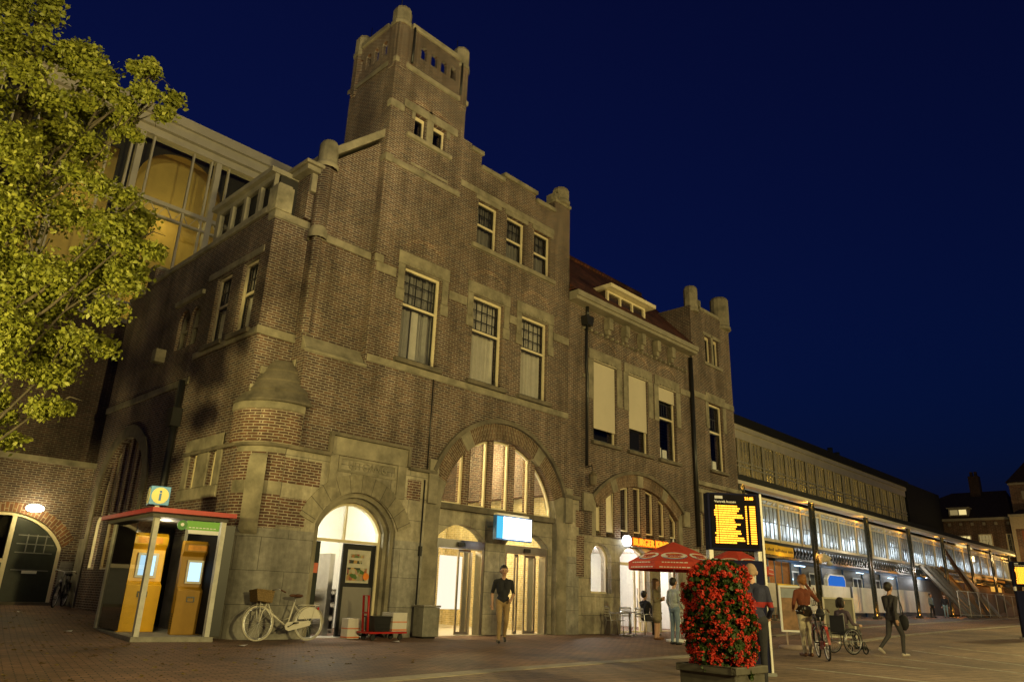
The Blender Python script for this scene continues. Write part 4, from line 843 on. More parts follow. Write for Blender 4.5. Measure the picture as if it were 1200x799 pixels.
MB(front(21.3)).prism([(53.9, 2.3), (57.2, 2.3), (57.2, 3.0), (56.9, 3.3), (54.4, 3.3), (53.9, 2.95)], 0, .25).build('sign_case', WHITEP, bs); MB(front(21.3)).prism([(54.05, 2.35), (57.05, 2.35), (57.05, 2.95), (56.8, 3.18), (54.45, 3.18), (54.05, 2.9)], -.02, -.002).build('sign_face', BLUEL, bs)
MB(front(21.3)).box(55.4, 55.6, .05, .2, .4, 2.3).build('post', GREYP, bs)
for x, p in ((50, 22), (57, 26), (64, 26), (70, 40), (77, 110)): lamp('cabin_light', (x, 21.4, 3.6), p, (.95, .97, 1), .05)
for x in (54, 62, 70): lamp('hoarding_fill', (x, 18.6, 4.2), 95, (1, .95, .85), .05)  # unseen fill lights added to brighten the hoardings and the men there
GP = 'site hoarding panels under the arcade'
HO = plain('white_hoarding', (.80, .79, .75), .7, var=.12, scale=1.5); HOG = plain('grey_hoarding', (.50, .50, .47), .7, var=.1)
def board(x0, x1, mat, label, z1=2.4, y=20.6, extra=None, gap=.35):
    gz = ground_z((x0+x1)/2, y); o = thing('hoarding_panel', label, 'hoarding', ((x0+x1)/2, y, gz), group=GP)
    T = front(y); MB(T).box(x0+.03, x1-.03, 0, .06, gz+gap, z1).build('panel', mat, o)
    MB(T).box(x0+.1, x0+.2, .07, .2, gz, z1).box(x1-.2, x1-.1, .07, .2, gz, z1).box(x0+.02, x0+.5, -.15, .4, gz-.1, gz+.12).box(x1-.5, x1-.02, -.15, .4, gz-.1, gz+.12).build('support', GREYP, o)
    if extra: extra(o, T, gz)
    return o
def house_ex(o, T, gz):
    m = MB(T); pts = [(40.9, 1.6), (41.5, 2.1), (41.75, 1.9), (41.75, 2.15), (42.0, 2.15), (42.0, 1.75), (42.9, 1.25), (42.7, 1.25), (42.55, 1.05), (42.55, .95)]
    for a, b in zip(pts[:-1], pts[1:]): m.bar((a[0], -.01, a[1]), (b[0], -.01, b[1]), .05, .01)
    m.prism(rect(41.35, 41.75, 1.05, 1.4), -.015, -.003, [rect(41.4, 41.53, 1.1, 1.35), rect(41.57, 41.7, 1.1, 1.35)]); m.build('house_outline', DARK, o)
    MB(T).box(40.75, 43.4, -.01, -.002, gz+.36, gz+.75).build('plinth', GREYP, o)
board(40.7, 43.45, HOG, 'grey hoarding panel printed with a line drawing of a house', 2.3, 20.2, house_ex)
def yel_ex(o, T, gz):
    m = MB(T)
    for a, b in (((45.6, 2.0), (45.0, 1.55)), ((45.0, 1.55), (45.55, 1.2))): m.bar((a[0], -.01, a[1]), (b[0], -.01, b[1]), .05, .01)
    m.build('diamond_outline', WHITEP, o); m = MB(T); m.box(44.6, 45.5, -.01, -.002, .93, 1.02); m.build('print_line', DARK, o)
board(43.75, 46.5, plain('yellow_hoarding', (.70, .52, .05), .5, var=.06), 'bright yellow hoarding panel beside the house drawing', 2.3, 20.2, yel_ex)
def ldo_ex(o, T, gz):
    m = MB(T); z = [(48.8, 1.7), (49.1, 2.25), (49.4, 1.75), (49.7, 2.25), (50, 1.75), (50.3, 2.25), (50.55, 1.7)]
    for a, b in zip(z[:-1], z[1:]): m.bar((a[0], -.01, a[1]), (b[0], -.01, b[1]), .05, .01)
    m.build('zigzag_mark', plain('brown_print', (.3, .14, .08), .6), o)
    text('print_letters', 'LDO', .5, DARK, (49.7, 20.575, 1.3), (PI/2, 0, 0), o, .003)
board(48.4, 51.2, HO, 'white hoarding panel with a zigzag mark and three letters', 2.4, 20.6, ldo_ex)
for i, (a, b, lb) in enumerate(((51.25, 56.0, 'blank white hoarding panel just right of the lettered panel'), (56.5, 61.2, 'blank white hoarding panel below the right end of the blue sign'), (61.25, 65.9, 'blank white hoarding panel behind the dark walking person'), (66.4, 74.5, 'wide white hoarding panel behind the two men talking'))): board(a, b, HO, lb, 2.45+.05*i)
wd = thing('wooden_screen', 'brown timber boarding closing the arcade behind the red parasol', 'boarding', (42, 20.9, 0))
MB(front(20.9)).box(31.2, 44.0, 0, .1, .1, 3.7).build('panel', WOOD, wd); MB(front(20.9)).box(44.1, 47.2, .05, .15, .2, 3.65).build('panel', plain('orange_wood', (.30, .13, .03), .6, var=.3), wd)
MB(front(20.9)).box(44.0, 44.1, -.05, .1, .2, 3.7).box(45.0, 45.06, .0, .05, .2, 3.65).box(46, 46.06, 0, .05, .2, 3.65).box(47.2, 47.3, -.05, .1, .2, 3.7).build('post', plain('blue_post', (.1, .16, .25), .5), wd)
lamp('boarding_light', (43.5, 19.6, 3.4), 60, (1, .65, .25), .2)
ys_ = thing('yellow_arcade_sign', 'long yellow sign hung below the arcade glazing', 'sign', (43.3, 19.9, 4.0))
MB(front(19.8)).box(41.2, 43.25, 0, .12, 3.86, 4.42).box(43.27, 45.35, 0, .12, 3.84, 4.40).build('sign_face', plain('sign_yellow', (.68, .43, .03), .5, var=.08), ys_)
sm = MB(front(19.8)); rr_ = random.Random(5)
for x in np.arange(41.4, 45.2, .17):
    if rr_.random() < .8: sm.box(x, x+.11, -.01, -.002, 4.05, 4.05+rr_.choice([.12, .18, .14]))
sm.build('sign_print', plain('sign_brown', (.16, .10, .02), .6), ys_)
tp = MB(); n = 10
for i in range(n+1):
    for j in range(5): tp.v.append((47.5+2.1*i/n+.1*j, 19.2+.12*math.sin(i*1.3+j)+.05*j, 4.35-.1*i/n*2-.17*j*(1-.35*i/n)-.12*math.sin(i*.9)))
for i in range(n):
    for j in range(4): tp.f.append([i*5+j, (i+1)*5+j, (i+1)*5+j+1, i*5+j+1]); tp.m.append(0); tp.sm.add(len(tp.f)-1)
c = tp.build('tarpaulin', plain('pale_canvas', (.48, .46, .40), .9, var=.2), loc=(48.3, 19.3, 4.2)); so = c.modifiers.new('s', 'SOLIDIFY'); so.thickness = .02
tag(c, 'crumpled pale tarpaulin hanging from the arcade girder', 'tarpaulin')
# leaning timbers
GT = 'timbers leaning on the arcade'
tl = ['grey weathered plank leaning leftmost in the stack', 'grey weathered plank second from the left of the leaning stack', 'grey beam in the middle of the leaning timbers', 'dark grey beam right of the middle of the leaning timbers', 'orange brown timber leaning between grey beams', 'dark brown timber leaning behind the pale post', 'pale yellowish post leaning nearest to the square', 'short white board leaning at the right of the timbers']
PLANKP = plain('pale_timber', (.46, .38, .22), .7, var=.15)
for i, (x0, z1, mt) in enumerate(((70.2, 4.6, PLANKG), (71.6, 4.7, PLANKG), (72.9, 4.6, PLANKG), (74.2, 4.7, PLANKG), (75.4, 4.8, plain('orange_timber', (.34, .17, .04), .7)), (76.6, 6.6, plain('brown_timber', (.10, .05, .02), .7)), (78.4, 5.4, PLANKP), (80.4, 5.0, WHITEP))):
    y0 = 18.2+.1*i; gz = ground_z(x0, y0); o = MB().bar((x0+4.2+i*.5, y0-.5, gz), (x0+i*.2, 19.9, z1), .2, .24).build('plank', mt, loc=(x0+4, y0-.5, gz)); tag(o, tl[i], 'plank', GT)
# right end: orange-lit yard
yd = thing('picture_hoarding', 'tall hoarding with a mural of a curving brick street', 'hoarding', (92, 19, ground_z(92, 19)))
yz = ground_z(92, 19); T = front(19)
MB(T).box(84.5, 100, 0, .1, yz+.1, 3.1).build('panel', plain('mural_brown', (.30, .17, .09), .6, var=.3, scale=.4), yd)
MB(T).prism([(90, yz+.12), (98.5, yz+.12), (98.5, 1.9), (95.5, 1.75), (93, 1.2)], -.02, -.002).build('mural_street', plain('mural_pink', (.50, .36, .28), .6, var=.1), yd)
MB(T).prism([(90.5, 2.9), (92, 3.05), (97, 1.9), (96.4, 1.75)], -.022, -.003).build('mural_roof', plain('mural_grey', (.32, .30, .26), .6), yd)
MB(T).prism([(93.0, 1.2), (93.6, 1.1), (93.8, 2.0), (93.4, 2.4), (93.0, 2.0)], -.03, -.021).build('mural_figure', DARKG, yd)
ct = thing('site_container', 'brown site container with an orange lit edge above the mural hoarding', 'container', (92, 20.6, ground_z(92, 20)))
MB(front(20.2)).box(84.5, 100.5, 0, 2.2, .8, 4.25).build('wall', plain('container_brown', (.25, .13, .06), .6, var=.3), ct)
MB(front(20.2)).box(84.5, 100.5, -.2, 2.3, 4.26, 4.45).build('roof_edge', plain('orange_edge', (.6, .28, .04), .5), ct)
MB(front(20.2)).box(94.5, 99.0, -.05, -.002, 3.2, 4.1).build('lit_window', emis('orange_glow', (1, .5, .08), .8), ct)
lamp('yard_light', (95, 18.6, 4.5), 90, (1, .5, .12), .2); lamp('yard_light', (88, 18.3, 4.2), 55, (1, .5, .12), .2)
# mesh fence
fn = thing('mesh_fence', 'see through steel mesh fence in front of the leaning timbers', 'fence', (84, 17.6, ground_z(84, 17.6)))
fz = ground_z(84, 17.6); m = MB(front(17.6))
for k in range(9): m.tube([(71+k*3.2, 0, fz), (71+k*3.2, 0, fz+2.0)], .03, 5)
m.tube([(71, 0, fz+2.0), (97, 0, fz+2.0)], .025, 5); m.tube([(71, 0, fz+.15), (97, 0, fz+.15)], .025, 5); m.build('frame', ALUP, fn)
m = MB(front(17.6))
for k in range(130): m.box(71+k*.2, 71.012+k*.2, .0, .01, fz+.15, fz+2)
m.build('wire', GREYP, fn)

# ------------------------------------------------------------------ far house on the right
FH = thing('far_house', 'large dark brick house with hipped roof and lit windows ending the square', 'house', (110, 25, ground_z(110, 25)))
sf = side(110)
def fpart(name, mat, fn, T=sf, parent=None): mb = MB(T); fn(mb); return mb.build(name, mat, parent or FH)
FBR = brickmat('far_brick', (.16, .085, .05), (.10, .055, .04), (.24, .2, .15), bw=.5, rh=.16, ms=.02)
fpart('wall', FBR, lambda m: (m.box(19.9, 36, 0, 10, 0, 12.4), m.box(8, 19.9, -1.6, 10, 0, 12.5), m.box(15.5, 19.6, -.5, 4.5, 12.5, 16.5)))
fpart('eaves', CREAMD, lambda m: (m.box(19.9, 36, -.25, 0, 12.1, 12.4), m.box(8, 20, -1.85, -1.6, 12.2, 12.5), [m.box(20.3+k*1.3, 20.6+k*1.3, -.2, -.002, 11.5, 11.85) for k in range(12)]))
fpart('roof', TILED, lambda m: (m.add([(19.9, -.2, 12.42), (36, -.2, 12.42), (27.3, 5, 16.3), (21.0, 5, 16.3), (19.9, 10, 12.42), (36, 10, 12.42)], [(0, 1, 2, 3), (1, 5, 2), (5, 4, 3, 2), (4, 0, 3)]), m.add([(15.3, -.7, 16.5), (19.9, -.7, 16.5), (19.9, 4.7, 16.5), (15.3, 4.7, 16.5), (17.6, 2, 19.6)], [(0, 1, 4), (1, 2, 4), (2, 3, 4), (3, 0, 4)]), m.add([(8, -1.7, 12.5), (19.9, -1.7, 12.5), (15, 4, 15.8), (8, 4, 15.8)], [(0, 1, 2, 3)])))
fpart('chimney', TILED, lambda m: (m.box(23.7, 24.9, 4, 5.2, 15.5, 18.3), m.box(23.9, 24.2, 4.3, 4.9, 18.3, 18.9), m.box(24.4, 24.7, 4.3, 4.9, 18.3, 18.9)))
fpart('stair_tower_trim', CREAMD, lambda m: (m.box(15.4, 19.7, -.6, 4.6, 16.2, 16.4), m.box(17.2, 18.4, -.56, -.5, 14.4, 15.4)))
d_ = fpart('dormer', CREAMD, lambda m: (m.prism(rect(24.6, 26.8, 12.75, 13.65), -.3, 0, [rect(24.75, 25.62, 12.85, 13.5), rect(25.72, 26.65, 12.85, 13.5)]), m.box(24.4, 27.0, -.4, 1.2, 13.66, 13.8), m.box(24.6, 24.7, 0, 1.2, 12.7, 13.66), m.box(26.7, 26.8, 0, 1.2, 12.7, 13.66)))
fpart('pane', LITY, lambda m: m.box(24.75, 25.62, -.15, -.1, 12.85, 13.5), parent=d_); fpart('pane', LITD, lambda m: m.box(25.72, 26.65, -.15, -.1, 12.85, 13.5), parent=d_)
for (a, b, z0, z1, mt, hf) in ((24.7, 26.7, 8.2, 10.3, LITY, 1), (22.4, 23.9, 7.6, 10.4, LITD, .75), (20.3, 20.9, 7.6, 10.4, VOIDM, 1), (27.6, 29, 7.6, 10.3, VOIDM, 1), (17.2, 18.6, 6.4, 8.8, VOIDM, 1), (14, 15.4, 6.4, 8.8, VOIDM, 1)):
    off = -1.6 if b < 19.9 else 0
    w = fpart('window', CREAM, lambda m: (m.prism(rect(a, b, z0, z1), off-.1, off-.003, [rect(a+.12, b-.12, z0+.12, z1-.12)]), [m.box(a+(b-a)*k/4-.02, a+(b-a)*k/4+.02, off-.08, off-.02, z0+.1, z1-.1) for k in (1, 2, 3)], [m.box(a+.1, b-.1, off-.079, off-.021, z0+(z1-z0)*k/4-.02, z0+(z1-z0)*k/4+.02) for k in (1, 2, 3)]))
    fpart('pane', mt, lambda m: m.box(a+.1, b-.1, off-.03, off-.012, z0+(z1-z0)*(1-hf)+.1, z1-.1), parent=w)
    if hf < 1: fpart('blind', VOIDM, lambda m: m.box(a+.1, b-.1, off-.029, off-.011, z0+.1, z0+(z1-z0)*(1-hf)+.1), parent=w)
fpart('wall_panel', plain('red_far_panel', (.25, .08, .04), .7), lambda m: m.box(15.5, 18.9, -1.65, -1.6, 9.2, 10.6))
fpart('corner_pilaster', plain('far_stone', (.36, .30, .2), .8), lambda m: (m.box(19.5, 19.9, -1.75, -1.6, 0, 12.2), m.box(8, 19.5, -1.68, -1.601, 10.8, 12.2)))
lamp('street_light', (103, 17, 7), 700, (1, .68, .25), .3)

# ------------------------------------------------------------------ low annex on the left
AN = thing('brick_annex', 'low brick annex with an arched dark door under a glowing wall lamp', 'annex', (4, 26.4, .35))
ft = front(26.4)
def npart(name, mat, fn, T=ft, parent=None): mb = MB(T); fn(mb); return mb.build(name, mat, parent or AN)
od = arched(4.3, 7.46, .3, 2.0, .95, 18)
npart('wall', BRICK, lambda m: m.prism(rect(-8, 7.9, .1, 4.5), 0, .4, [od]))
npart('base', ASHLARG, lambda m: (m.box(-8, 4.2, -.03, -.002, .1, 1.9), m.box(7.5, 7.85, -.03, -.002, .1, 1.6)))
npart('coping', STONE, lambda m: m.box(-8, 7.95, -.15, .5, 4.5, 4.66))
npart('arch_ring', RING1 if False else brickmat('annex_arch', (.24, .11, .05), (.15, .07, .04), (.36, .3, .2), bw=.3, rh=.1, arch=(5.9, .8, 2.1)), lambda m: m.prism(od[2:]+[(x+(x-5.88)*.17, z+.28) for x, z in od[2:]][::-1], -.015, .2))
w = npart('door_frame', CREAM, lambda m: (m.prism(od, .08, .2, [inset(od, .09)]), m.box(5.98, 6.1, .09, .19, .35, 2.85), m.box(4.35, 5.98, .09, .19, 1.5, 1.62)))
npart('door_leaf', DARKG, lambda m: m.prism([(6.1, .38), (7.38, .38), (7.38, 2.0)]+[p for p in inset(od, .09)[2:] if p[0] > 6.1]+[(6.1, 2.86)], .13, .17), parent=w)
npart('door_bar', GREYP, lambda m: ([m.box(6.25, 7.25, .118, .1295, z, z+.03) for z in (1.3, 1.8, 2.05, 2.3)], [m.box(x, x+.03, .1175, .1293, 1.8, 2.35) for x in (6.5, 6.75, 7.0)]), parent=w)
npart('letter_slot', ALUP, lambda m: m.box(6.55, 6.95, .11, .117, 1.22, 1.3), parent=w)
npart('pane', GLASS, lambda m: m.prism([(4.38, 1.62), (5.98, 1.62)]+[p for p in inset(od, .09)[2:] if p[0] < 5.98], .14, .145), parent=w)
npart('lower_panel', GREYP, lambda m: m.box(4.38, 5.98, .13, .17, .35, 1.5), parent=w)
npart('door_step', STONED, lambda m: m.box(4.3, 7.46, -.12, .2, .1, .42))
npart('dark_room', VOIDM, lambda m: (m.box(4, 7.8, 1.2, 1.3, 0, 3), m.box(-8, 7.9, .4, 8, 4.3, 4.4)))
wl = thing('wall_lamp', 'glowing white bulkhead lamp above the dark arched door', 'lamp', (6.45, 26.3, 3.05))
MB(ft).box(6.28, 6.62, -.06, -.002, 3.0, 3.2).build('back_plate', ALUP, wl); MB(ft).ball((6.45, -.13, 3.1), .22, 8, (1.15, .5, .55)).build('diffuser', emis('lamp_diffuser', (1, .93, .62), 14.), wl)
lamp('door_light', (6.45, 25.8, 3.05), 42, (1, .80, .36), .05)

# ------------------------------------------------------------------ tree
TR = thing('broadleaf_tree', 'tall broadleaf tree with yellow green leaves lit from below at the left edge', 'tree', (1.9, 15.2, 0))
m = MB()
trunk = [(1.9, 15.2, -.1), (1.95, 15.1, 1.6), (2.0, 15.0, 3.6), (2.05, 14.8, 6), (1.9, 14.5, 8.5), (1.7, 14.2, 11)]
m.tube(trunk, [.34, .27, .23, .19, .14, .07], 12)
CL = [  # clumps of the crown: centre, radius, leaf count
 (2.7, 14.1, 6.75, 1.15, 3300), (3.4, 13.9, 6.0, .85, 2300), (3.5, 13.2, 7.2, .66, 1500), (3.75, 12.9, 6.9, .52, 1000), (2.2, 14.6, 5.3, 1.1, 2800), (2.9, 14.6, 4.7, .85, 2000), (3.45, 14.4, 4.9, .7, 1300), (2.1, 15.2, 3.9, .85, 1900),
 (2.7, 15.1, 3.7, .6, 900), (3.5, 14.6, 4.1, .5, 700), (1.6, 14.3, 8.0, 1.2, 2800), (2.35, 13.7, 8.2, .72, 1600), (2.8, 13.1, 9.1, .5, 900), (3.4, 12.6, 9.2, .50, 900), (3.15, 12.8, 8.75, .34, 420), (3.3, 12.5, 9.7, .35, 450), (2.2, 13.6, 9.3, .8, 1700), (2.5, 13.4, 9.8, .5, 800),
 (1.0, 14.3, 9.8, 1.1, 2000), (.9, 14.6, 6.5, 1.2, 2200), (.9, 15, 4.6, 1.0, 1500), (1.0, 13.9, 11.3, 1.1, 1900), (1.6, 13.8, 10.6, .6, 900), (0, 15, 8, 1.4, 1600), (1.2, 16.4, 7, 1.4, 1600), (2.4, 16, 8.5, 1.2, 1400), (1.9, 13.2, 9.9, .45, 600)]
rnd = random.Random(11)
for (x, y, z, r, n) in CL:
    t = min(.95, max(.3, (z-2.2)/10)); k = t*(len(trunk)-1); i = min(len(trunk)-2, int(k)); a = Vector(trunk[i]).lerp(Vector(trunk[i+1]), k-i); e = Vector((x, y, z))
    mid = a.lerp(e, .5)+Vector((0, 0, -.25)); m.tube([a, mid, e], [.045, .028, .010], 6)
    for q in range(4):
        d = Vector((rnd.gauss(0, 1), rnd.gauss(0, 1), rnd.gauss(0, .8))).normalized()*r*.85; m.tube([e.lerp(mid, .3), e+d*.5+Vector((0, 0, .05)), e+d], [.022, .015, .006], 4)
m.build('trunk', BARK, TR)
rs = np.random.RandomState(4)
V = []; 
for (x, y, z, r, n) in CL:
    n = int(n*2.4)
    # sub-clumps give an uneven, twiggy outline
    k = max(5, int(11*r)); cc = rs.normal(size=(k, 3)); cc /= np.linalg.norm(cc, axis=1, keepdims=True); cc *= (rs.uniform(.45, 1.0, (k, 1)))*r*[1, 1, .9]
    idx = rs.randint(0, k, n); p = cc[idx]+rs.normal(size=(n, 3))*r*.165*np.array([1, 1, .75])
    p = p+[x, y, z]
    nrm = rs.normal(size=(n, 3))*.75+[-.15, -.45, .45]; nrm /= np.linalg.norm(nrm, axis=1, keepdims=True)
    t = rs.normal(size=(n, 3)); t -= (t*nrm).sum(1, keepdims=True)*nrm; t /= np.linalg.norm(t, axis=1, keepdims=True); bt = np.cross(nrm, t)
    s = rs.uniform(.026, .058, (n, 1)); dr = nrm*s*.35
    V.append(np.stack([p-t*s, p-bt*s*.62-t*s*.2-dr*.3, p+t*s*.25-bt*s*.5, p+t*s*1.15-dr, p+t*s*.25+bt*s*.5, p+bt*s*.62-t*s*.2-dr*.3], 1).reshape(-1, 3))
V = np.concatenate(V); nf = len(V)//6
me = bpy.data.meshes.new('crown'); me.from_pydata((V-[1.9, 15.2, 0]).tolist(), [], np.arange(nf*6).reshape(-1, 6).tolist()); me.materials.append(LEAF)
o = bpy.data.objects.new('crown', me); link(o, TR, (1.9, 15.2, 0))
# ------------------------------------------------------------------ people
def capsule_mesh(segs):
    vs = []; fs = []; n = 10; h = 4
    for a, b, ra, rb, *_ in segs:
        a = Vector(a); b = Vector(b); d = b-a
        if d.length < 1e-5: d = Vector((0, 0, 1e-4))
        d = d.normalized(); x = d.cross(Vector((0, 0, 1)) if abs(d.z) < .9 else Vector((1, 0, 0))).normalized(); y = d.cross(x)
        base = len(vs); rings = []
        for i in range(h+1): t = PI/2*i/h; rings.append((a-d*ra*math.cos(t), ra*math.sin(t)))
        for i in range(h+1): t = PI/2*i/h; rings.append((b+d*rb*math.sin(t), rb*math.cos(t)))
        for c, r in rings:
            r = max(r, 1e-4)
            for k in range(n): vs.append(tuple(c+x*math.cos(2*PI*k/n)*r+y*math.sin(2*PI*k/n)*r))
        for i in range(len(rings)-1):
            for k in range(n): fs.append((base+i*n+k, base+i*n+(k+1) % n, base+(i+1)*n+(k+1) % n, base+(i+1)*n+k))
        fs.append(tuple(base+k for k in range(n))[::-1]); fs.append(tuple(base+(len(rings)-1)*n+k for k in range(n)))
    me = bpy.data.meshes.new('tmp'); me.from_pydata(vs, [], fs); return me
def fuse(name, segs, mats, voxel=.012, smooth=4):
    """tapered rounded limbs fused to ONE continuous skin, coloured by the nearest limb"""
    me = capsule_mesh(segs); o = bpy.data.objects.new('tmp', me); COL.objects.link(o)
    bm = bmesh.new(); bm.from_mesh(me); bmesh.ops.recalc_face_normals(bm, faces=bm.faces); bm.to_mesh(me); bm.free()
    r = o.modifiers.new('r', 'REMESH'); r.mode = 'VOXEL'; r.voxel_size = voxel
    s = o.modifiers.new('s', 'SMOOTH'); s.factor = .5; s.iterations = smooth
    bpy.context.view_layer.update()
    out = bpy.data.meshes.new_from_object(o.evaluated_get(bpy.context.evaluated_depsgraph_get()))
    bpy.data.objects.remove(o); out.name = name; out.materials.clear()
    for m in mats: out.materials.append(m)
    n = len(out.polygons); c = np.empty(n*3); out.polygons.foreach_get('center', c); c = c.reshape(-1, 3)
    best = np.full(n, 1e9); idx = np.zeros(n, int)
    for a, b, ra, rb, mi in segs:
        a = np.array(a); d = np.array(b)-a; t = np.clip(((c-a)@d)/max(1e-9, d@d), 0, 1)
        dist = np.linalg.norm(c-a-t[:, None]*d, axis=1)-(ra+(rb-ra)*t)
        w = dist < best-.0005; best[w] = dist[w]; idx[w] = mi
    out.polygons.foreach_set('material_index', idx.astype(np.int32)); out.polygons.foreach_set('use_smooth', np.ones(n, bool)); out.update()
    return out
def cloth(name, c, **k): return plain(name, c, .85, var=.22, scale=9., bump=.25, **k)
def person(label, loc, rz, H=1.75, top=None, bottom=None, shoe=DARK, skin=SKIN, hair=HAIRB, style='short', arms=None, legs=None, lean=0, pz=None, twist=0, sleeve='long', dress=None, extra=(), voxel=.012, nod=0, socks=None, fat=1.0, accent=None, band=None):
    """faces local -Y; arms = (elbow, wrist) offsets from each shoulder, legs = (knee, ankle) absolute"""
    k = H/1.75; SK, TP, BT, SH, EY, LIP, DR = range(7)
    pz = .93 if pz is None else pz
    ca, sa = math.cos(lean), math.sin(lean)
    def U(x, y, z):          # upper body leans about the hips
        z -= .93; return (x, y*ca-z*sa, pz+y*sa+z*ca)
    segs = []; A = lambda a, b, ra, rb, m: segs.append((tuple(Vector(a)*k), tuple(Vector(b)*k), ra*k, rb*k, m))
    T = TP if dress is None else DR
    A((-.075, .005, pz), (.075, .005, pz), .112*fat, .112*fat, BT if dress is None else DR)
    A(U(0, .0, .99), U(0, 0, 1.14), .125*fat, .12*fat, T); A(U(-.035, 0, 1.0), U(.035, 0, 1.0), .118*fat, .118*fat, T)
    A(U(-.06, .01, 1.18), U(-.085, .01, 1.33), .105*fat, .10*fat, T); A(U(.06, .01, 1.18), U(.085, .01, 1.33), .105*fat, .10*fat, T)
    A(U(-.15, .015, 1.40), U(.15, .015, 1.40), .062, .062, T); A(U(-.06, .02, 1.43), U(.06, .02, 1.43), .058, .058, T)
    A(U(0, .02, 1.43), U(0, -.005, 1.55), .056, .052, SK)
    hd = lambda x, y, z: U(x, y-.0+math.sin(nod)*(1.5-z), z)
    A(hd(0, .02, 1.665), hd(0, -.015, 1.655), .094, .09, SK); A(hd(0, -.02, 1.62), hd(0, -.045, 1.575), .07, .042, SK); A(hd(0, -.098, 1.645), hd(0, -.112, 1.612), .011, .016, SK)
    for s in (-1, 1):
        A(hd(s*.09, .01, 1.655), hd(s*.092, .012, 1.615), .02, .014, SK); A(hd(s*.034, -.092, 1.652), hd(s*.03, -.094, 1.652), .012, .012, EY)
    A(hd(-.02, -.086, 1.583), hd(.02, -.086, 1.583), .009, .009, LIP)
    arms = arms or {}; legs = legs or {}
    for s, nm in ((-1, 'L'), (1, 'R')):
        sh = Vector(U(s*.19, .015, 1.395)); e_, w_ = arms.get(nm, ((s*.05, .03, -.29), (s*.06, -.04, -.55)))
        rot = lambda v: Vector((v[0], v[1]*ca-v[2]*sa, v[1]*sa+v[2]*ca))
        e = sh+rot(e_); w = sh+rot(w_)
        A(sh, e, .056*fat, .044, T if sleeve != 'none' else SK); A(e, w, .043, .032, T if sleeve == 'long' else SK)
        d = (w-e).normalized(); sd = d.cross(Vector((0, 1, 0)))
        sd = sd.normalized() if sd.length > .1 else Vector((1, 0, 0)); nr = d.cross(sd)
        A(w, w+d*.075, .028, .033, SK)
        for q, (off, ln) in enumerate(((-.027, .062), (-.009, .072), (.009, .068), (.027, .052))):
            b0 = w+d*.085+sd*off; b1 = b0+d*ln*.55+nr*.004; A(b0, b1, .0105, .0098, SK); A(b1, b1+d*ln*.4+nr*.02, .0098, .0085, SK)
        A(w+d*.03-sd*.03, w+d*.075-sd*.058+nr*.01, .013, .0105, SK)
        hp = Vector((s*.09, .005, pz-.02)); kn, an = legs.get(nm, ((s*.10, -.015, .50), (s*.10, .03, .085)))[:2]
        kn, an = Vector(kn), Vector(an); lg = BT if dress is None else SK
        A(hp, kn, .092*fat, .06, lg if dress is None else DR if False else lg); A(kn, an, .058, .041, lg if socks is None else SK)
        sd_ = (kn-hp); ft = Vector((0, -.16, -.04)) if len(legs.get(nm, ())) < 3 else Vector(legs[nm][2])
        A(an+Vector((0, .03, -.035)), an+ft, .045, .034, SH)
    if dress is not None:
        for i in range(5):
            t = i/4; A((-.06-.03*t, 0, .95-.33*t), (.06+.03*t, 0, .95-.33*t), .125+.02*t, .125+.02*t, DR)
    for e in extra: segs.append((tuple(Vector(e[0])*k), tuple(Vector(e[1])*k), e[2]*k, e[3]*k, e[4]))
    mats = [skin, top or CURT, bottom or GREYP, shoe, EYEM, accent or (plain('lip', (.35, .13, .10), .5) if 'lip' not in MATS else MATS['lip']), dress or GREYP]
    body = fuse('person', segs, mats, voxel)
    if band:
        for p in body.polygons:
            if p.material_index == TP and band[0]*k < p.center.z < band[1]*k: p.material_index = LIP
    o = bpy.data.objects.new('person', body); o.location = loc; o.rotation_euler = (0, 0, rz); tag(o, label, 'person'); link(o)
    hs = []; Hh = lambda a, b, ra, rb: hs.append((tuple(Vector(hd(*a))*k), tuple(Vector(hd(*b))*k), ra*k, rb*k, 0))
    if style != 'bald':
        g = .002 if style == 'shaved' else .016
        Hh((0, .035, 1.70), (0, -.0, 1.705), .083+g, .072+g); Hh((0, .055, 1.66), (0, .055, 1.63), .073+g, .06+g)
        for s in (-1, 1): Hh((s*.03, .03, 1.67), (s*.04, .04, 1.65), .068+g*.8, .055+g*.8)
        if style == 'long':
            for s in (-1, 0, 1): Hh((s*.06, .06, 1.66), (s*.075, .075, 1.42), .052, .035)
            for s in (-1, 1): Hh((s*.085, .01, 1.68), (s*.10, .0, 1.45), .03, .024)
        if style == 'bob':
            for s in (-1, 0, 1): Hh((s*.07, .05, 1.68), (s*.085, .05, 1.56), .06, .05)
        if style == 'updo': Hh((0, .09, 1.74), (0, .1, 1.72), .06, .05); Hh((0, .06, 1.62), (0, .07, 1.58), .06, .04)
        hm = fuse('hair', hs, [hair], .012, 3); link(bpy.data.objects.new('hair', hm), o)
    return o
gz = ground_z
TAN = cloth('tan_trousers', (.34, .23, .11)); BLK = cloth('black_cloth', (.018, .018, .022)); DGR = cloth('dark_grey_cloth', (.045, .042, .045)); DENIM = cloth('blue_denim', (.16, .22, .30)); LDENIM = cloth('pale_denim', (.34, .38, .40)); OLIVE = cloth('grey_olive_dress', (.19, .16, .10)); NAVYC = cloth('navy_jacket', (.02, .022, .05)); RUST = cloth('rust_jumper', (.14, .036, .016)); CRM = cloth('cream_trousers', (.52, .46, .33)); MAUVE = cloth('mauve_cloth', (.09, .065, .085)); BLUEC = cloth('blue_grey_coat', (.16, .22, .28)); BROWNL = plain('brown_boots', (.14, .06, .025), .5)
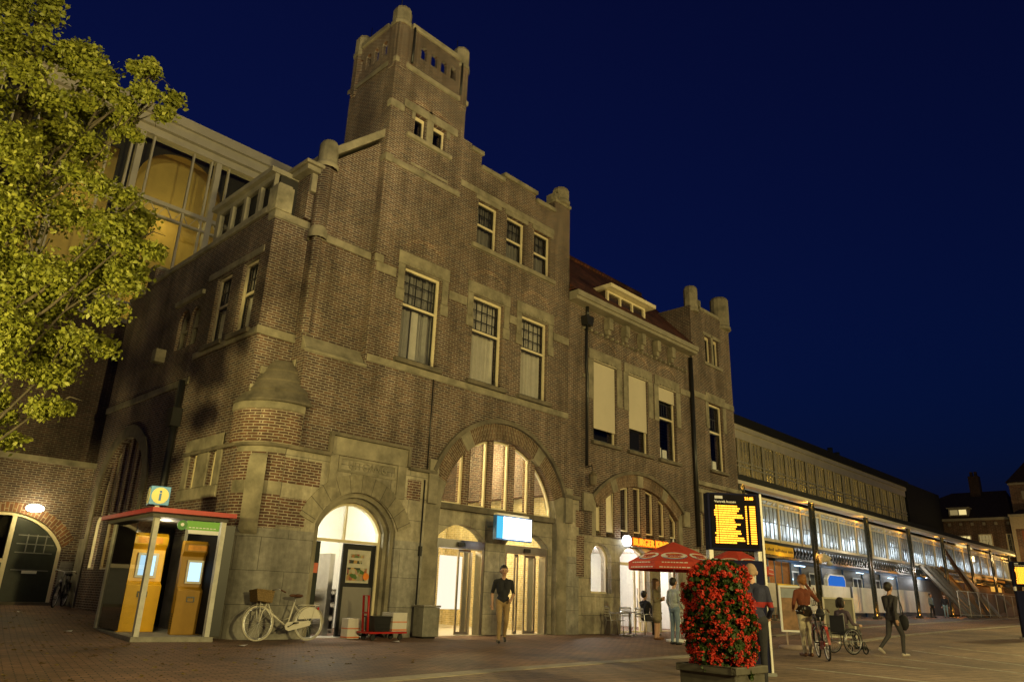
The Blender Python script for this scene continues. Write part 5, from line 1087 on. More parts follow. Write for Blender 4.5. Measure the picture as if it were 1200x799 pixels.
person('person striding out of the doors in a dark top and tan trousers', (13.42, 13.1, 0), R(-38), 1.76, BLK, TAN, style='short', sleeve='short', legs={'L': ((-.09, -.13, .5), (-.09, -.06, .10)), 'R': ((.1, .06, .5), (.1, .3, .17), (0, -.13, -.1))}, arms={'L': ((-.06, .12, -.26), (-.05, .10, -.50)), 'R': ((.07, .05, -.28), (-.02, -.16, -.40))})
person('person with long hair in a grey olive dress with folded arms', (19.95, 13.05, 0), R(20), 1.70, dress=OLIVE, style='long', hair=plain('brown_hair', (.10, .05, .02), .6), shoe=BROWNL, arms={'L': ((-.05, -.04, -.27), (.14, -.17, -.20)), 'R': ((.05, -.04, -.27), (-.14, -.19, -.24))}, legs={'L': ((-.08, 0, .5), (-.08, .03, .085)), 'R': ((.08, -.02, .5), (.09, -.0, .085))})
person('person with short dark hair in pale denim standing under the parasol', (18.45, 11.5, 0), R(75), 1.68, LDENIM, DENIM, style='short', arms={'L': ((-.03, -.03, -.28), (.03, -.18, -.42)), 'R': ((.05, .02, -.28), (.03, -.10, -.50))})
seat_leg = {'L': ((-.11, -.40, .50), (-.12, -.36, .09)), 'R': ((.11, -.42, .52), (.16, -.5, .09))}
person('seated person in a black jacket holding a bag on a metal chair', (21.9, 14.75, 0), R(78), 1.75, BLK, DGR, style='short', pz=.55, lean=-.06, legs=seat_leg, arms={'L': ((-.06, -.14, -.25), (-.02, -.36, -.24)), 'R': ((.06, -.14, -.25), (.02, -.36, -.24))})
person('person with a shaved head in a navy jacket reading the departure board', (10.46, 5.22, 0), R(120), 1.64, NAVYC, BLK, style='shaved', hair=plain('stubble', (.30, .20, .13), .8), lean=.10, nod=.25, fat=1.14, arms={'L': ((-.07, -.02, -.28), (-.03, -.2, -.38)), 'R': ((.08, .06, -.27), (.07, -.02, -.52))}, accent=plain('dark_red_cloth', (.22, .012, .01), .8), band=(1.13, 1.21))
person('person in a rust jumper and cream trousers phoning beside a bicycle', (17.75, 7.62, 0), R(150), 1.76, RUST, CRM, style='updo', hair=HAIRR, shoe=BROWNL, arms={'R': ((.10, .02, -.26), (.0, -.14, -.36)), 'L': ((-.20, -.02, -.17), (.07, -.05, .20))}, legs={'L': ((-.07, -.01, .5), (-.07, .03, .1)), 'R': ((.07, -.02, .5), (.07, .0, .1))}, extra=[((-.06, .0, .96), (.06, .0, .96), .135, .135, 4), ((-.03, .02, 1.02), (.03, .02, 1.02), .134, .134, 4)])
person('person with dark bobbed hair and mauve top sitting in a wheelchair', (20.35, 7.75, 0), R(68), 1.66, MAUVE, DGR, style='bob', pz=.56, legs={'L': ((-.10, -.42, .56), (-.10, -.50, .20)), 'R': ((.10, -.42, .56), (.10, -.50, .20))}, arms={'L': ((-.10, -.04, -.27), (-.06, -.28, -.30)), 'R': ((.10, -.04, -.27), (.06, -.28, -.30))})
person('person in dark clothes walking across the square with a shoulder bag', (20.5, 6.6, 0), R(65), 1.70, DGR, DGR, style='short', shoe=plain('pale_shoes', (.45, .40, .34), .6), legs={'L': ((-.09, -.18, .51), (-.09, -.14, .1)), 'R': ((.09, .1, .5), (.1, .40, .22), (0, -.10, -.12))}, arms={'L': ((-.06, .13, -.26), (-.06, .12, -.5)), 'R': ((.06, -.1, -.27), (.05, -.26, -.46))})
person('person in a blue grey coat standing far off by the white hoarding', (69.4, 19.2, gz(69.4, 19.2)), R(-20), 1.85, BLUEC, BLK, voxel=.02, legs={'L': ((-.16, 0, .5), (-.2, .03, .085)), 'R': ((.14, -.02, .5), (.2, 0, .085))})
person('person in a dark jacket and jeans talking far off by the hoarding', (72.4, 19.0, gz(72.4, 19)), R(-70), 1.80, BLK, cloth('light_jeans', (.22, .32, .36)), voxel=.02)
person('person in black seen inside the right hand station door', (18.0, 18.2, 0.01), R(120), 1.72, BLK, BLK)
# things the people carry
o = MB().ball((0, 0, 0), .21, 8, (1.15, .65, .85)).tube([(-.14, 0, .12), (-.06, 0, .22), (.06, 0, .22), (.14, 0, .12)], .015, 6).box(-.18, .18, -.15, -.12, -.06, .0).build('bag', cloth('dark_bag', (.03, .022, .02)), loc=(22.32, 14.66, .74), rz=R(70)); tag(o, 'dark bag on the lap of the seated person', 'bag')
o = MB().ball((0, 0, 0), .17, 8, (.9, .5, 1.1)).tube([(-.02, 0, .1), (-.05, .05, .35), (-.02, .1, .62)], .012, 6).build('bag', BLK, loc=(20.72, 6.42, .80), rz=R(60)); tag(o, 'black shoulder bag at the hip of the walking person', 'bag')
o = MB().ball((0, 0, 0), .15, 8, (1.2, .6, 1)).tube([(-.1, 0, .08), (-.04, 0, .2), (.04, 0, .2), (.1, 0, .08)], .012, 6).build('bag', BLK, loc=(17.62, 7.2, .93), rz=R(30)); tag(o, 'black bag hanging at the bicycle handlebar', 'bag')
o = MB().ball((0, 0, .2), .26, 8, (1.1, .8, 1)).tube([(-.06, 0, .38), (0, 0, .58), (.06, 0, .38)], .015, 6).build('carrier_bag', plain('green_plastic', (.10, .42, .28), .4), loc=(72.6, 18.2, gz(72.6, 18.2))); tag(o, 'green plastic bag standing at the feet of two men', 'bag')
o = MB().box(-.03, .03, -.008, .008, -.07, .07).build('mobile_phone', DARK, loc=(17.88, 7.48, 1.60), rz=R(60), bevel=.004); tag(o, 'black phone held to the ear', 'phone')
o = MB().box(-.21, .21, -.006, .006, -.035, .035).build('jacket_stripe', RED, loc=(0, 0, 0)) if False else None

# ------------------------------------------------------------------ bicycles and wheelchair
def ring(m, c, r, t, n=36, axis='y'):
    m.tube([(c[0]+r*math.cos(2*PI*i/n), c[1], c[2]+r*math.sin(2*PI*i/n)) for i in range(n)], t, 6, closed=True)
def bike(label, loc, rz, frame, tyre, saddle, lean=0, basket=None, guard=None, wb=1.14, r=.345, group='bicycles', dress_guard=None):
    t = thing('bicycle', label, 'bicycle', loc, rz, group, local=True); t.rotation_euler = (lean, 0, rz)
    ORG[t.name] = Vector((0, 0, 0)); F, Rr = -wb/2, wb/2
    for x in (F, Rr):
        m = MB(); ring(m, (x, 0, r), r-.02, .021, 40); w = m.build('wheel', tyre, t)
        m = MB(); ring(m, (x, 0, r), r-.05, .012, 40); m.build('rim', ALU, w)
        m = MB(); m.tube([(x, -.04, r), (x, .04, r)], .022, 8)
        for k in range(18): a = 2*PI*k/18; m.tube([(x, .02*(-1)**k, r), (x+(r-.05)*math.cos(a), 0, r+(r-.05)*math.sin(a))], .0022, 3, cap=False)
        m.build('spokes', ALU, w)
        m = MB(); a0, a1 = (20, 175) if x == F else (0, 200)
        pr = [(x+(r+.022)*math.cos(R(a0+(a1-a0)*i/18)), r+(r+.022)*math.sin(R(a0+(a1-a0)*i/18))) for i in range(19)]
        m.add([(p[0], -.026, p[1]) for p in pr]+[(p[0], .026, p[1]) for p in pr], [(i, i+1, i+20, i+19) for i in range(18)]); m.build('mudguard', guard or frame, t, recalc=False).modifiers.new('s', 'SOLIDIFY').thickness = .004
    bb = (.08, 0, .29); ht = (F+.20, 0, .86); hb = (F+.13, 0, .66); st = (.23, 0, .80)
    m = MB(); m.tube([ht, hb], .021, 8); m.tube([hb, bb], .019, 8); m.tube([(F+.18, 0, .80), (F+.29, 0, .56), (-.06, 0, .42), (.14, 0, .47)], .016, 8); m.tube([bb, st], .018, 8)
    for s in (-1, 1): m.tube([(.1, s*.02, .30), (Rr, s*.05, r)], .011, 6); m.tube([(.21, s*.02, .74), (Rr, s*.05, r)], .010, 6); m.tube([hb, (F+.06, s*.045, .58), (F, s*.05, r)], .013, 6)
    m.tube([hb, (F+.10, 0, .60)], .02, 8); fr = m.build('frame', frame, t)
    m = MB(); m.tube([ht, (F+.23, 0, .99)], .012, 6); m.tube([(F+.42, -.27, .98), (F+.28, -.26, 1.04), (F+.21, -.10, 1.02), (F+.22, 0, 1.0), (F+.21, .10, 1.02), (F+.28, .26, 1.04), (F+.42, .27, .98)], .011, 6); m.build('handlebar', ALU, t)
    m = MB()
    for s in (-1, 1): m.tube([(F+.33, s*.262, 1.02), (F+.45, s*.272, .97)], .017, 6)
    m.build('grip', LEATHER, t)
    m = MB(); m.tube([(.23, 0, .78), (.25, 0, .90)], .012, 6); m.build('seat_post', ALU, t)
    m = MB(); m.ball((.31, 0, .93), .11, 8, (1, 1, .38)); m.ball((.19, 0, .935), .07, 8, (1.5, .5, .45)); m.build('saddle', saddle, t)
    m = MB(); m.tube([(.11, .05, .30), (Rr-.03, .05, r+.0)], .06, 8); m.lathe([(.001, -.02), (.10, -.02), (.10, .02), (.001, .02)], (0, 0, 0), 4); 
    m = MB(); m.prism([(.0, .30), (.03, .23), (.10, .20), (Rr, r-.05), (Rr+.04, r), (Rr, r+.05), (.14, .39), (.05, .38)], -.055, -.035); m.build('chain_case', guard or frame, t)
    m = MB(); m.tube([(.08, -.09, .29), (.08, .07, .29)], .014, 6); m.bar((.08, -.08, .29), (.22, -.08, .36), .02, .015); m.bar((.08, .07, .29), (-.06, .07, .22), .02, .015); m.box(.18, .27, -.17, -.08, .35, .375); m.box(-.11, -.02, .07, .16, .205, .23); m.build('pedal', RUBBER, t)
    m = MB(); [m.bar((Rr-.24, s*.06, .74), (Rr+.22, s*.06, .74), .012) for s in (-1, 0, 1)]; [m.tube([(Rr+.13, s*.06, .74), (Rr+.02, s*.06, r)], .007, 5) for s in (-1, 1)]; m.build('carrier', frame, t)
    MB().box(Rr+.2, Rr+.24, -.03, .03, .64, .70).build('rear_light', RED, t); MB().tube([(F+.02, 0, .74), (F+.10, 0, .74)], .035, 8).build('front_light', ALU, t)
    if dress_guard: MB().prism([(Rr+.30*math.cos(R(a)), r+.33*math.sin(R(a))) for a in range(20, 165, 12)]+[(Rr-.26, r+.08), (Rr, r+.1), (Rr+.25, r+.1)], -.045, -.04).build('coat_guard', dress_guard, t)
    if basket:
        m = MB(); m.prism([(F-.13, .80), (F+.20, .76), (F+.24, 1.0), (F-.17, 1.04)], -.17, .17); [m.prism([(F-.14-.008*k, .82+.045*k), (F+.205+.008*k, .78+.045*k), (F+.21+.008*k, .80+.045*k), (F-.145-.008*k, .84+.045*k)], -.178, .178) for k in range(5)]
        m.bar((F-.17, -.18, 1.03), (F+.24, -.18, .99), .025); m.bar((F-.17, .18, 1.03), (F+.24, .18, .99), .025); bk = m.build('basket', basket, t); MB().tube([(F, -.06, r), (F-.02, -.08, .8)], .008, 5).tube([(F, .06, r), (F-.02, .08, .8)], .008, 5).build('basket_stay', frame, bk)
    return t
WBK = plain('white_bike_paint', (.66, .62, .52), .35, var=.06)
bike('white city bicycle with a wicker front basket leaning by the kitchen door', (8.98, 15.36, 0), R(-1.5), WBK, plain('cream_tyre', (.52, .48, .38), .7), LEATHER, lean=R(-6), basket=WICKER, wb=1.2, r=.36, dress_guard=WBK)
bike('dark bicycle standing against the wall beside the arched dark door', (7.45, 25.6, gz(7.45, 25.6)), R(62), DARK, RUBBER, RUBBER, lean=R(4))
bike('black bicycle with a red rear light held by the phoning woman', (17.6, 7.2, 0), R(212), DARK, RUBBER, RUBBER, guard=plain('bike_guard', (.25, .04, .03), .4), lean=R(3))
w = thing('wheelchair', 'dark wheelchair with large spoked wheels carrying a seated person', 'wheelchair', (20.35, 7.75, 0), R(68), local=True); ORG[w.name] = Vector((0, 0, 0))
for s in (-1, 1):
    m = MB(lambda a, b, c: (b+s*.31, a, c)); ring(m, (.08, 0, .31), .295, .016, 36); q = m.build('wheel', RUBBER, w)
    m = MB(lambda a, b, c: (b+s*.31, a, c)); ring(m, (.08, 0, .31), .275, .008, 36); ring(m, (.08, s*.03, .31), .255, .008, 36); [m.tube([(.08, 0, .31), (.08+.27*math.cos(2*PI*k/16), 0, .31+.27*math.sin(2*PI*k/16))], .002, 3, cap=False) for k in range(16)]; m.build('rim', ALU, q)
    m = MB(lambda a, b, c: (b+s*.24, a, c)); ring(m, (-.42, 0, .10), .08, .018, 16); m.tube([(-.42, 0, .1), (-.38, 0, .3)], .012, 5); m.build('caster', RUBBER, w)
    m = MB(); m.tube([(s*.23, .22, .95), (s*.23, .34, .93)], .015, 6); m.tube([(s*.23, .22, .95), (s*.23, .2, .3), (s*.23, -.42, .3), (s*.2, -.55, .12)], .013, 6); m.tube([(s*.26, .18, .70), (s*.26, -.2, .70), (s*.26, -.22, .46)], .016, 6); m.tube([(s*.23, .2, .48), (s*.23, -.36, .48)], .013, 6); m.box(s*.11-.08, s*.11+.08, -.66, -.5, .10, .12); m.build('frame', GREYP, w)
MB().box(-.22, .22, -.26, .2, .45, .49).build('seat', RUBBER, w); MB().box(-.22, .22, .19, .22, .5, .9).build('backrest', RUBBER, w)

# ------------------------------------------------------------------ café chairs, parasols, restaurant sign
def cafe_chair():
    t = thing('cafe_chair', '', 'chair', local=True, group='metal café chairs outside the restaurant')
    for s in (-1, 1):
        MB().tube([(s*.22, -.22, 0), (s*.23, -.2, .44), (s*.25, -.18, .66), (s*.26, .02, .68), (s*.22, .2, .66)], .013, 6).build('leg', ALU, t); MB().tube([(s*.2, .26, 0), (s*.2, .2, .44), (s*.19, .27, .84)], .013, 6).build('leg', ALU, t)
    m = MB(); [m.box(-.21, .21, -.2+.06*k, -.155+.06*k, .44, .455) for k in range(7)]; m.build('seat', ALU, t)
    m = MB(); m.tube([(-.19, .27, .84), (0, .31, .86), (.19, .27, .84)], .013, 6); [m.box(-.18, .18, .26, .275, .56+.075*k, .605+.075*k) for k in range(4)]; m.build('backrest', ALU, t)
    return t
ch = cafe_chair()
for i, (x, y, rz, lb) in enumerate(((20.9, 15.3, 60, 'empty metal café chair nearest the stone pier'), (21.6, 15.4, -60, 'empty metal café chair beside the seated person'), (21.85, 14.75, 78, 'metal café chair under the seated person'), (19.9, 11.9, -30, 'metal café chair half hidden behind the red flowers'))):
    c = ch if i == 0 else copy_tree(ch); c.location = (x, y, 0); c.rotation_euler = (0, 0, R(rz)); c['label'] = lb
tb = thing('cafe_table', 'small round metal table between the café chairs', 'table', (21.25, 14.95, 0)); MB().lathe([(.001, .70), (.34, .70), (.34, .725), (.001, .725)], (21.25, 14.95, 0), 24).build('tabletop', ALU, tb); MB().tube([(21.25, 14.95, 0.02), (21.25, 14.95, .7)], .03, 8).lathe([(.001, 0), (.22, 0), (.2, .03), (.001, .05)], (21.25, 14.95, 0), 16).build('leg', ALU, tb)
WHITEC = plain('white_print', (.68, .62, .55), .7); OR = plain('orange_print', (.62, .22, .03), .7); BLP = plain('blue_print', (.06, .12, .35), .7)
def parasol(label, loc, r=1.42, rot=0, z0=2.15, z1=2.78):
    t = thing('parasol', label, 'parasol', loc, 0, 'red parasols', local=True); ORG[t.name] = Vector((0, 0, 0)); t.rotation_euler = (0, 0, rot)
    V = [(r*math.cos(2*PI*k/8), r*math.sin(2*PI*k/8)) for k in range(8)]
    m = MB(); vs = [(0, 0, z1)]+[(x*.5, y*.5, z0+(z1-z0)*.56) for x, y in V]+[(x, y, z0) for x, y in V]+[(x*1.0, y*1.0, z0-.2) for x, y in V]
    fs = [(0, 1+k, 1+(k+1) % 8) for k in range(8)]+[(1+k, 9+k, 9+(k+1) % 8, 1+(k+1) % 8) for k in range(8)]+[(9+k, 17+k, 17+(k+1) % 8, 9+(k+1) % 8) for k in range(8)]
    c = m.add(vs, fs).build('canopy', REDC, t, recalc=False); c.modifiers.new('s', 'SOLIDIFY').thickness = .006
    m = MB(); m.tube([(0, 0, .05), (0, 0, z1+.08)], .025, 8); m.lathe([(.001, 0), (.3, 0), (.3, .06), (.05, .1), (.001, .1)], (0, 0, 0), 16); m.build('pole', WHITEP, t)
    m = MB(); [m.tube([(0, 0, z1-.03), (x*.99, y*.99, z0-.01)], .01, 5) for x, y in V]; m.build('rib', ALU, t)
    for k in range(8):
        a = Vector((*V[k], z0)); b = Vector((*V[(k+1) % 8], z0)); ap = Vector((*(a.xy+b.xy)*.25, z0+(z1-z0)*.56)); mid = (a+b)/2; tx = (b-a).normalized(); up = (ap-mid).normalized(); nn = tx.cross(up)
        M = Matrix((tx, up, nn)).transposed().to_4x4(); M.translation = mid+up*.34+nn*.012
        def ell(m, w, h, z, dx=0, dy=0): m.add([(dx+w*math.cos(2*PI*i/28), dy+h*math.sin(2*PI*i/28), z) for i in range(28)], [tuple(range(28))])
        m = MB(); m.cur = 0; ell(m, .37, .215, 0); m.cur = 1; m.add([(.37*math.cos(x)*.98, .215*math.sin(x)*.98, .001) for x in [-2.7+i*2.6/12 for i in range(13)]]+[(.33*math.cos(x), .165*math.sin(x)-.005, .001) for x in [-.1-i*2.6/12 for i in range(13)]], [tuple(range(26))])
        m.cur = 2; m.add([(.25*math.cos(x), .055+.10*math.sin(x), .002) for x in [i*PI/12 for i in range(13)]], [tuple(range(13))]); m.add([(.25*math.cos(x), -.075+.06*math.sin(x), .002) for x in [PI+i*PI/12 for i in range(13)]], [tuple(range(13))])
        e = m.build('emblem', [WHITEC, BLP, OR], t, recalc=False); e.matrix_local = M
        for s_, y_, tx_ in ((.125, .055, 'BURGER'), (.15, -.05, 'KING')):
            q = text('emblem_letters', tx_, s_, RED, (0, 0, 0), (0, 0, 0), None, .002, bold=.004); q.parent = e; q.location = (0, y_, .004)
        m = MB(); rd = random.Random(k)
        for y_, w_ in ((-.02, .35), (-.15, .42)):
            x = -w_
            while x < w_: l = rd.uniform(.04, .11); m.box(x, x+l, y_-.014, y_+.014, .002, .004); x += l+.025
        l_ = m.build('valance_print', WHITEC, t); M2 = Matrix((tx, Vector((0, 0, 1)), tx.cross(Vector((0, 0, 1))))).transposed().to_4x4(); M2.translation = mid+tx.cross(Vector((0, 0, 1)))*.01+Vector((0, 0, -.0)); l_.matrix_local = M2
    return t
p1 = parasol('red parasol with white oval emblems over the café chairs', (19.8, 12.3, 0), rot=R(10))
p2 = copy_tree(p1); p2.scale = (.82, .82, 1); p2.location = (22.5, 11.75, 0); p2.rotation_euler = (0, 0, R(-8)); p2['label'] = 'red parasol half hidden behind the departure board'
sg = thing('restaurant_sign', 'glowing red and yellow letter sign with a white disc above the restaurant door', 'sign', (23.4, D, 3.1))
MB().lathe([(.001, -.04), (.26, -.04), (.26, .04), (.001, .04)], (0, 0, 0), 28).build('x', SIGNL) if False else None
MB(front(D-.16)).prism(arc(22.32, 3.06, .19, 0, 360, 28)[:-1], 0, .14).build('disc', SIGNL, sg); MB(front(D-.06)).box(22.5, 25.1, 0, .1, 2.9, 3.2).build('backing', DARK, sg)
text('letters', 'BURGER KING', .36, SIGNY, (23.86, D-.10, 3.06), (PI/2, 0, 0), sg, .03, bold=-.004); text('letter_edge', 'BURGER KING', .36, SIGNR, (23.86, D-.075, 3.06), (PI/2, 0, 0), sg, .012, bold=.022)
lamp('sign_glow', (23.8, D-.5, 3.0), 14, (1, .35, .05), .2)
lb = thing('lightbox_sign', 'white and blue backlit box sign above the station doors', 'sign', (16.1, 15.5, 2.6))
MB(front(15.35)).box(15.33, 16.85, 0, .12, 2.60, 3.28).build('case', BLUEP, lb); MB(front(15.35)).box(15.62, 16.82, -.012, -.002, 2.64, 3.25).build('face', SIGNL, lb); MB(front(15.35)).box(15.36, 15.6195, -.0115, -.002, 2.64, 3.25).build('face', CYANL, lb); MB(front(15.35)).box(15.34, 16.7, -.02, .12, 3.285, 3.34).build('top_edge', CREAM, lb); MB(front(15.35)).bar((15.7, .12, 3.0), (15.7, .7, 3.0), .05).bar((16.5, .12, 3.0), (16.5, .7, 3.0), .05).build('bracket', GREYP, lb)
lamp('lightbox_glow', (16.2, 15.0, 2.9), 16, (.85, .93, 1), .3)
ln = thing('wall_lantern', 'unlit iron lantern on a bracket at the foot of the downpipe', 'lantern', (20.1, D, 4.9))
MB().tube([(20.1, D-.002, 5.35), (20.1, D-.25, 5.4), (20.1, D-.3, 5.2)], .02, 6).build('bracket', DARK, ln); MB().lathe([(.02, 5.22), (.17, 5.05), (.15, 5.04), (.12, 4.75), (.06, 4.7), (.001, 4.7)], (20.1, D-.3, 0), 8, smooth=False).build('lamp_glass', plain('old_lantern', (.16, .13, .08), .5), ln)

# ------------------------------------------------------------------ things along the front
bn = thing('waste_bin', 'grey metal waste bin against the stone pier beside the doors', 'bin', (13.1, 15.45, 0)); MB().box(12.82, 13.36, 15.3, 15.7, .04, .74).build('body', plain('galvanised', (.26, .25, .21), .5, metal=.4, var=.25), bn, bevel=.012); MB().box(12.8, 13.38, 15.28, 15.72, .745, .79).build('lid', plain('galvanised_lid', (.30, .28, .23), .5, metal=.4), bn, bevel=.01); MB().box(12.9, 13.28, 15.35, 15.65, 0, .04).build('foot', DARK, bn)
ct_ = thing('platform_cart', 'red handled platform cart carrying a crate and a carton', 'cart', (11.35, 15.15, 0))
MB().box(10.95, 12.05, 14.95, 15.45, .15, .19).build('deck', RED, ct_); MB().tube([(11.0, 15.1, .18), (10.95, 15.1, .98), (10.95, 15.3, .98), (11.0, 15.3, .18)], .028, 8).tube([(10.97, 15.1, .6), (10.97, 15.3, .6)], .02, 6).build('handle', RED, ct_)
for x, y in ((11.1, 15.02), (11.1, 15.38), (11.9, 15.02), (11.9, 15.38)):
    m = MB(lambda a, b, c: (a, b, c)); m.tube([(x, y-.02, .065), (x, y+.02, .065)], .065, 14).box(x-.03, x+.03, y-.03, y+.03, .1, .15); m.build('wheel', RUBBER, ct_)
m = MB(); m.prism([(11.13, .195), (11.55, .195), (11.58, .52), (11.10, .52)], 15.0, 15.38); m.box(11.08, 11.6, 14.98, 15.4, .5, .53); [m.box(11.12, 11.56, 14.985, 14.998, z, z+.02) for z in (.26, .36)]
o = m.build('crate', DARK); tag(o, 'black plastic crate on the red handled cart', 'crate')
def carton(x0, x1, y0, y1, z0, h, label):
    o = thing('carton', label, 'carton', ((x0+x1)/2, (y0+y1)/2, z0), group='cartons by the kitchen door'); MB().box(x0, x1, y0, y1, z0, z0+h).build('box', CARD, o, bevel=.006)
    MB().box(x0-.002, x1+.002, y0-.003, y1, z0+h*.48, z0+h*.53).box(x0-.002, x1+.002, y0-.003, y1, z0+.02, z0+.05).build('tape', plain('orange_tape', (.62, .16, .04), .6), o); return o
carton(10.72, 11.06, 15.5, 15.76, .01, .45, 'white carton on the ground left of the cart handle'); carton(11.62, 12.05, 14.98, 15.42, .195, .42, 'white carton with an orange band on the cart right of the crate')
o = MB().ball((0, 0, 0), .16, 8, (1, .9, .8)).ball((.05, 0, .06), .1, 6, (1, .8, .9)).ball((-.06, .03, .05), .09, 6).build('plastic_bag', plain('white_plastic', (.75, .73, .68), .4), loc=(11.40, 15.18, .58)); tag(o, 'crumpled white plastic bag in the black crate', 'bag')
o = MB().lathe([(.001, 0), (.036, 0), (.036, .17), (.014, .24), (.014, .29), (.001, .29)], (0, 0, 0), 12).build('bottle', plain('clear_plastic', (.45, .32, .28), .15), loc=(9.58, 15.02, 0)); tag(o, 'small plastic bottle standing by the rear bicycle wheel', 'bottle')
# departure board
def display(label, loc, rz):
    t = thing('departure_board', label, 'display', loc, rz, 'bus departure boards', local=True); ORG[t.name] = Vector((0, 0, 0))
    MB().box(-.47, .47, -.09, .13, 1.96, 2.93).build('case', NAVY, t, bevel=.015); MB().box(-.44, .44, -.1, .14, .02, 1.80).build('pillar', NAVY, t, bevel=.015); MB().box(-.52, .52, -.16, .2, -.02, .05).build('base_plate', GREYP, t)
    MB().box(-.47, -.40, -.07, .11, 1.8, 1.96).box(.38, .47, -.07, .11, 1.8, 1.96).box(.455, .49, -.11, .14, .05, 2.93).build('bracket', ALUP, t)
    f = front(-.1); MB(f).box(-.42, .40, -.003, .008, 2.0, 2.9).build('board_face', plain('board_face', (.008, .007, .010), .85, spec=.05), t)
    MB(f).box(-.12, .30, -.003, -.001, 1.15, 1.68).build('map_panel', plain('pale_map', (.35, .37, .38), .4), t)
    m = MB(f); rd = random.Random(9)
    for k in range(17):
        z = 2.70-k*.0385
        m.box(-.36 if rd.random() < .4 else -.335, -.30, -.012, -.004, z-.0125, z+.0125)
        x = -.285; end = rd.uniform(-.02, .16)
        while x < end: l = rd.uniform(.03, .085); m.box(x, min(end, x+l), -.012, -.004, z-.0125, z+.0125); x += l+.007
        m.box(.19, .215, -.012, -.004, z-.0125, z+.0125); m.box(.265, .365, -.012, -.004, z-.0125, z+.0125)
    m.build('led_text', AMBER, t)
    text('clock', '21:05', .068, AMBER, (.27, -.106, 2.84), (PI/2, 0, 0), t, .003, bold=.003); text('heading', 'Vertrek bussen', .062, WHITEP, (-.35, -.106, 2.775), (PI/2, 0, 0), t, .002, 'LEFT')
    MB(f).box(-.34, -.20, -.006, -.0035, 2.825, 2.875).build('operator_badge', plain('badge_grey', (.4, .4, .45), .5), t)
    return t
d1 = display('dark blue departure board glowing amber behind the red flowers', (12.2, 6.36, 0), R(-43))
d2 = copy_tree(d1); d2.location = (36.95, 6.62, gz(36.95, 6.62)); d2.rotation_euler = (0, 0, R(-62)); d2['label'] = 'distant amber departure board cut by the right edge of the picture'
# planter with the flower tower
PX, PY = 7.93, 4.37
pl = thing('planter', 'square dark planter trough under the red flower tower', 'planter', (PX, PY, 0))
MB().plan([(PX-.33, PY-.33), (PX+.33, PY-.33), (PX+.33, PY+.33), (PX-.33, PY+.33)], 0.03, .44).build('trough', plain('dark_planter', (.06, .055, .042), .7, var=.3), pl, bevel=.015)
m = MB(); [m.box(PX+a, PX+b, PY+c, PY+d, .40, .475) for a, b, c, d in ((-.36, .36, -.36, -.3), (-.36, .36, .3, .36), (-.36, -.3, -.3, .3), (.3, .36, -.3, .3))]; m.build('rim', plain('dark_planter_rim', (.075, .07, .055), .6), pl, bevel=.01); MB().box(PX-.3, PX+.3, PY-.3, PY+.3, .3, .42).build('soil', plain('soil', (.03, .022, .015), .9), pl)
fl = thing('flower_tower', 'tall tower of red geraniums growing from the dark planter', 'flowers', (PX, PY, .42))
rs = np.random.RandomState(8)
def rad(z): t = (z-.42)/1.12; return np.where(t < .75, (.335+.07*np.sin(t*3.6))*.88, .325*np.sqrt(np.clip(1-((t-.75)/.27)**2, 0.02, 1)))
def quads(n, c, s, jit, nrm):
    nrm = nrm+rs.normal(size=(n, 3))*jit; nrm /= np.linalg.norm(nrm, axis=1, keepdims=True); t = rs.normal(size=(n, 3)); t -= (t*nrm).sum(1, keepdims=True)*nrm; t /= np.linalg.norm(t, axis=1, keepdims=True); b = np.cross(nrm, t)
    ang = [2*PI*k/6 for k in range(6)]; return np.stack([c+(t*math.cos(a)+b*math.sin(a))*s*(1 if k % 2 else .8)-nrm*s*.2*(k % 2) for k, a in enumerate(ang)], 1).reshape(-1, 3)
def leafobj(name, V, mat, par, org):
    nf = len(V)//6; me = bpy.data.meshes.new(name); me.from_pydata((V-np.array(org)).tolist(), [], np.arange(nf*6).reshape(-1, 6).tolist()); me.materials.append(mat); return link(bpy.data.objects.new(name, me), par, org)
n = 9000; th = rs.uniform(0, 2*PI, n); z = rs.uniform(.40, 1.55, n); lump = .035*np.sin(th*5+z*9)+.03*np.sin(th*3-z*14); r_ = rad(z)*rs.uniform(.72, 1.03, n)+lump
out_ = np.stack([np.cos(th), np.sin(th), np.zeros(n)+.25], 1); c = np.stack([PX+r_*np.cos(th), PY+r_*np.sin(th), z-.04*(r_ > .32)], 1)
leafobj('foliage', quads(n, c, rs.uniform(.018, .034, (n, 1)), .7, out_), LEAFP, fl, (PX, PY, .42))
nc = 640; th = rs.uniform(0, 2*PI, nc); z = rs.uniform(.44, 1.56, nc)-.03; lump = .035*np.sin(th*5+z*9)+.03*np.sin(th*3-z*14); r_ = rad(z)+lump+rs.uniform(-.01, .035, nc); cs = np.stack([PX+r_*np.cos(th), PY+r_*np.sin(th), z], 1); on = np.stack([np.cos(th), np.sin(th), .3+0*th], 1)
k = 16; off = rs.normal(size=(nc, k, 3)); off /= np.linalg.norm(off, axis=2, keepdims=True); size = rs.uniform(.016, .034, (nc, 1, 1)); pc = (cs[:, None]+off*size).reshape(-1, 3); nn = (off*.8+on[:, None]*.5).reshape(-1, 3)
leafobj('blossom', quads(nc*k, pc, rs.uniform(.009, .015, (nc*k, 1)), .35, nn), PETAL, fl, (PX, PY, .42))
MB().tube([(PX, PY, .42), (PX, PY, 1.45)], .2, 10).build('stem', plain('dark_stem', (.02, .03, .01), .9), fl)
b_ = thing('bollard', 'short pale grey bollard behind the man in the navy jacket', 'bollard', (20.6, 10.1, 0)); MB().tube([(20.6, 10.1, 0), (20.6, 10.1, .95)], .1, 12).build('post', ALUP, b_); MB().ball((20.6, 10.1, .95), .1, 6, (1, 1, .5)).build('cap', ALUP, b_)
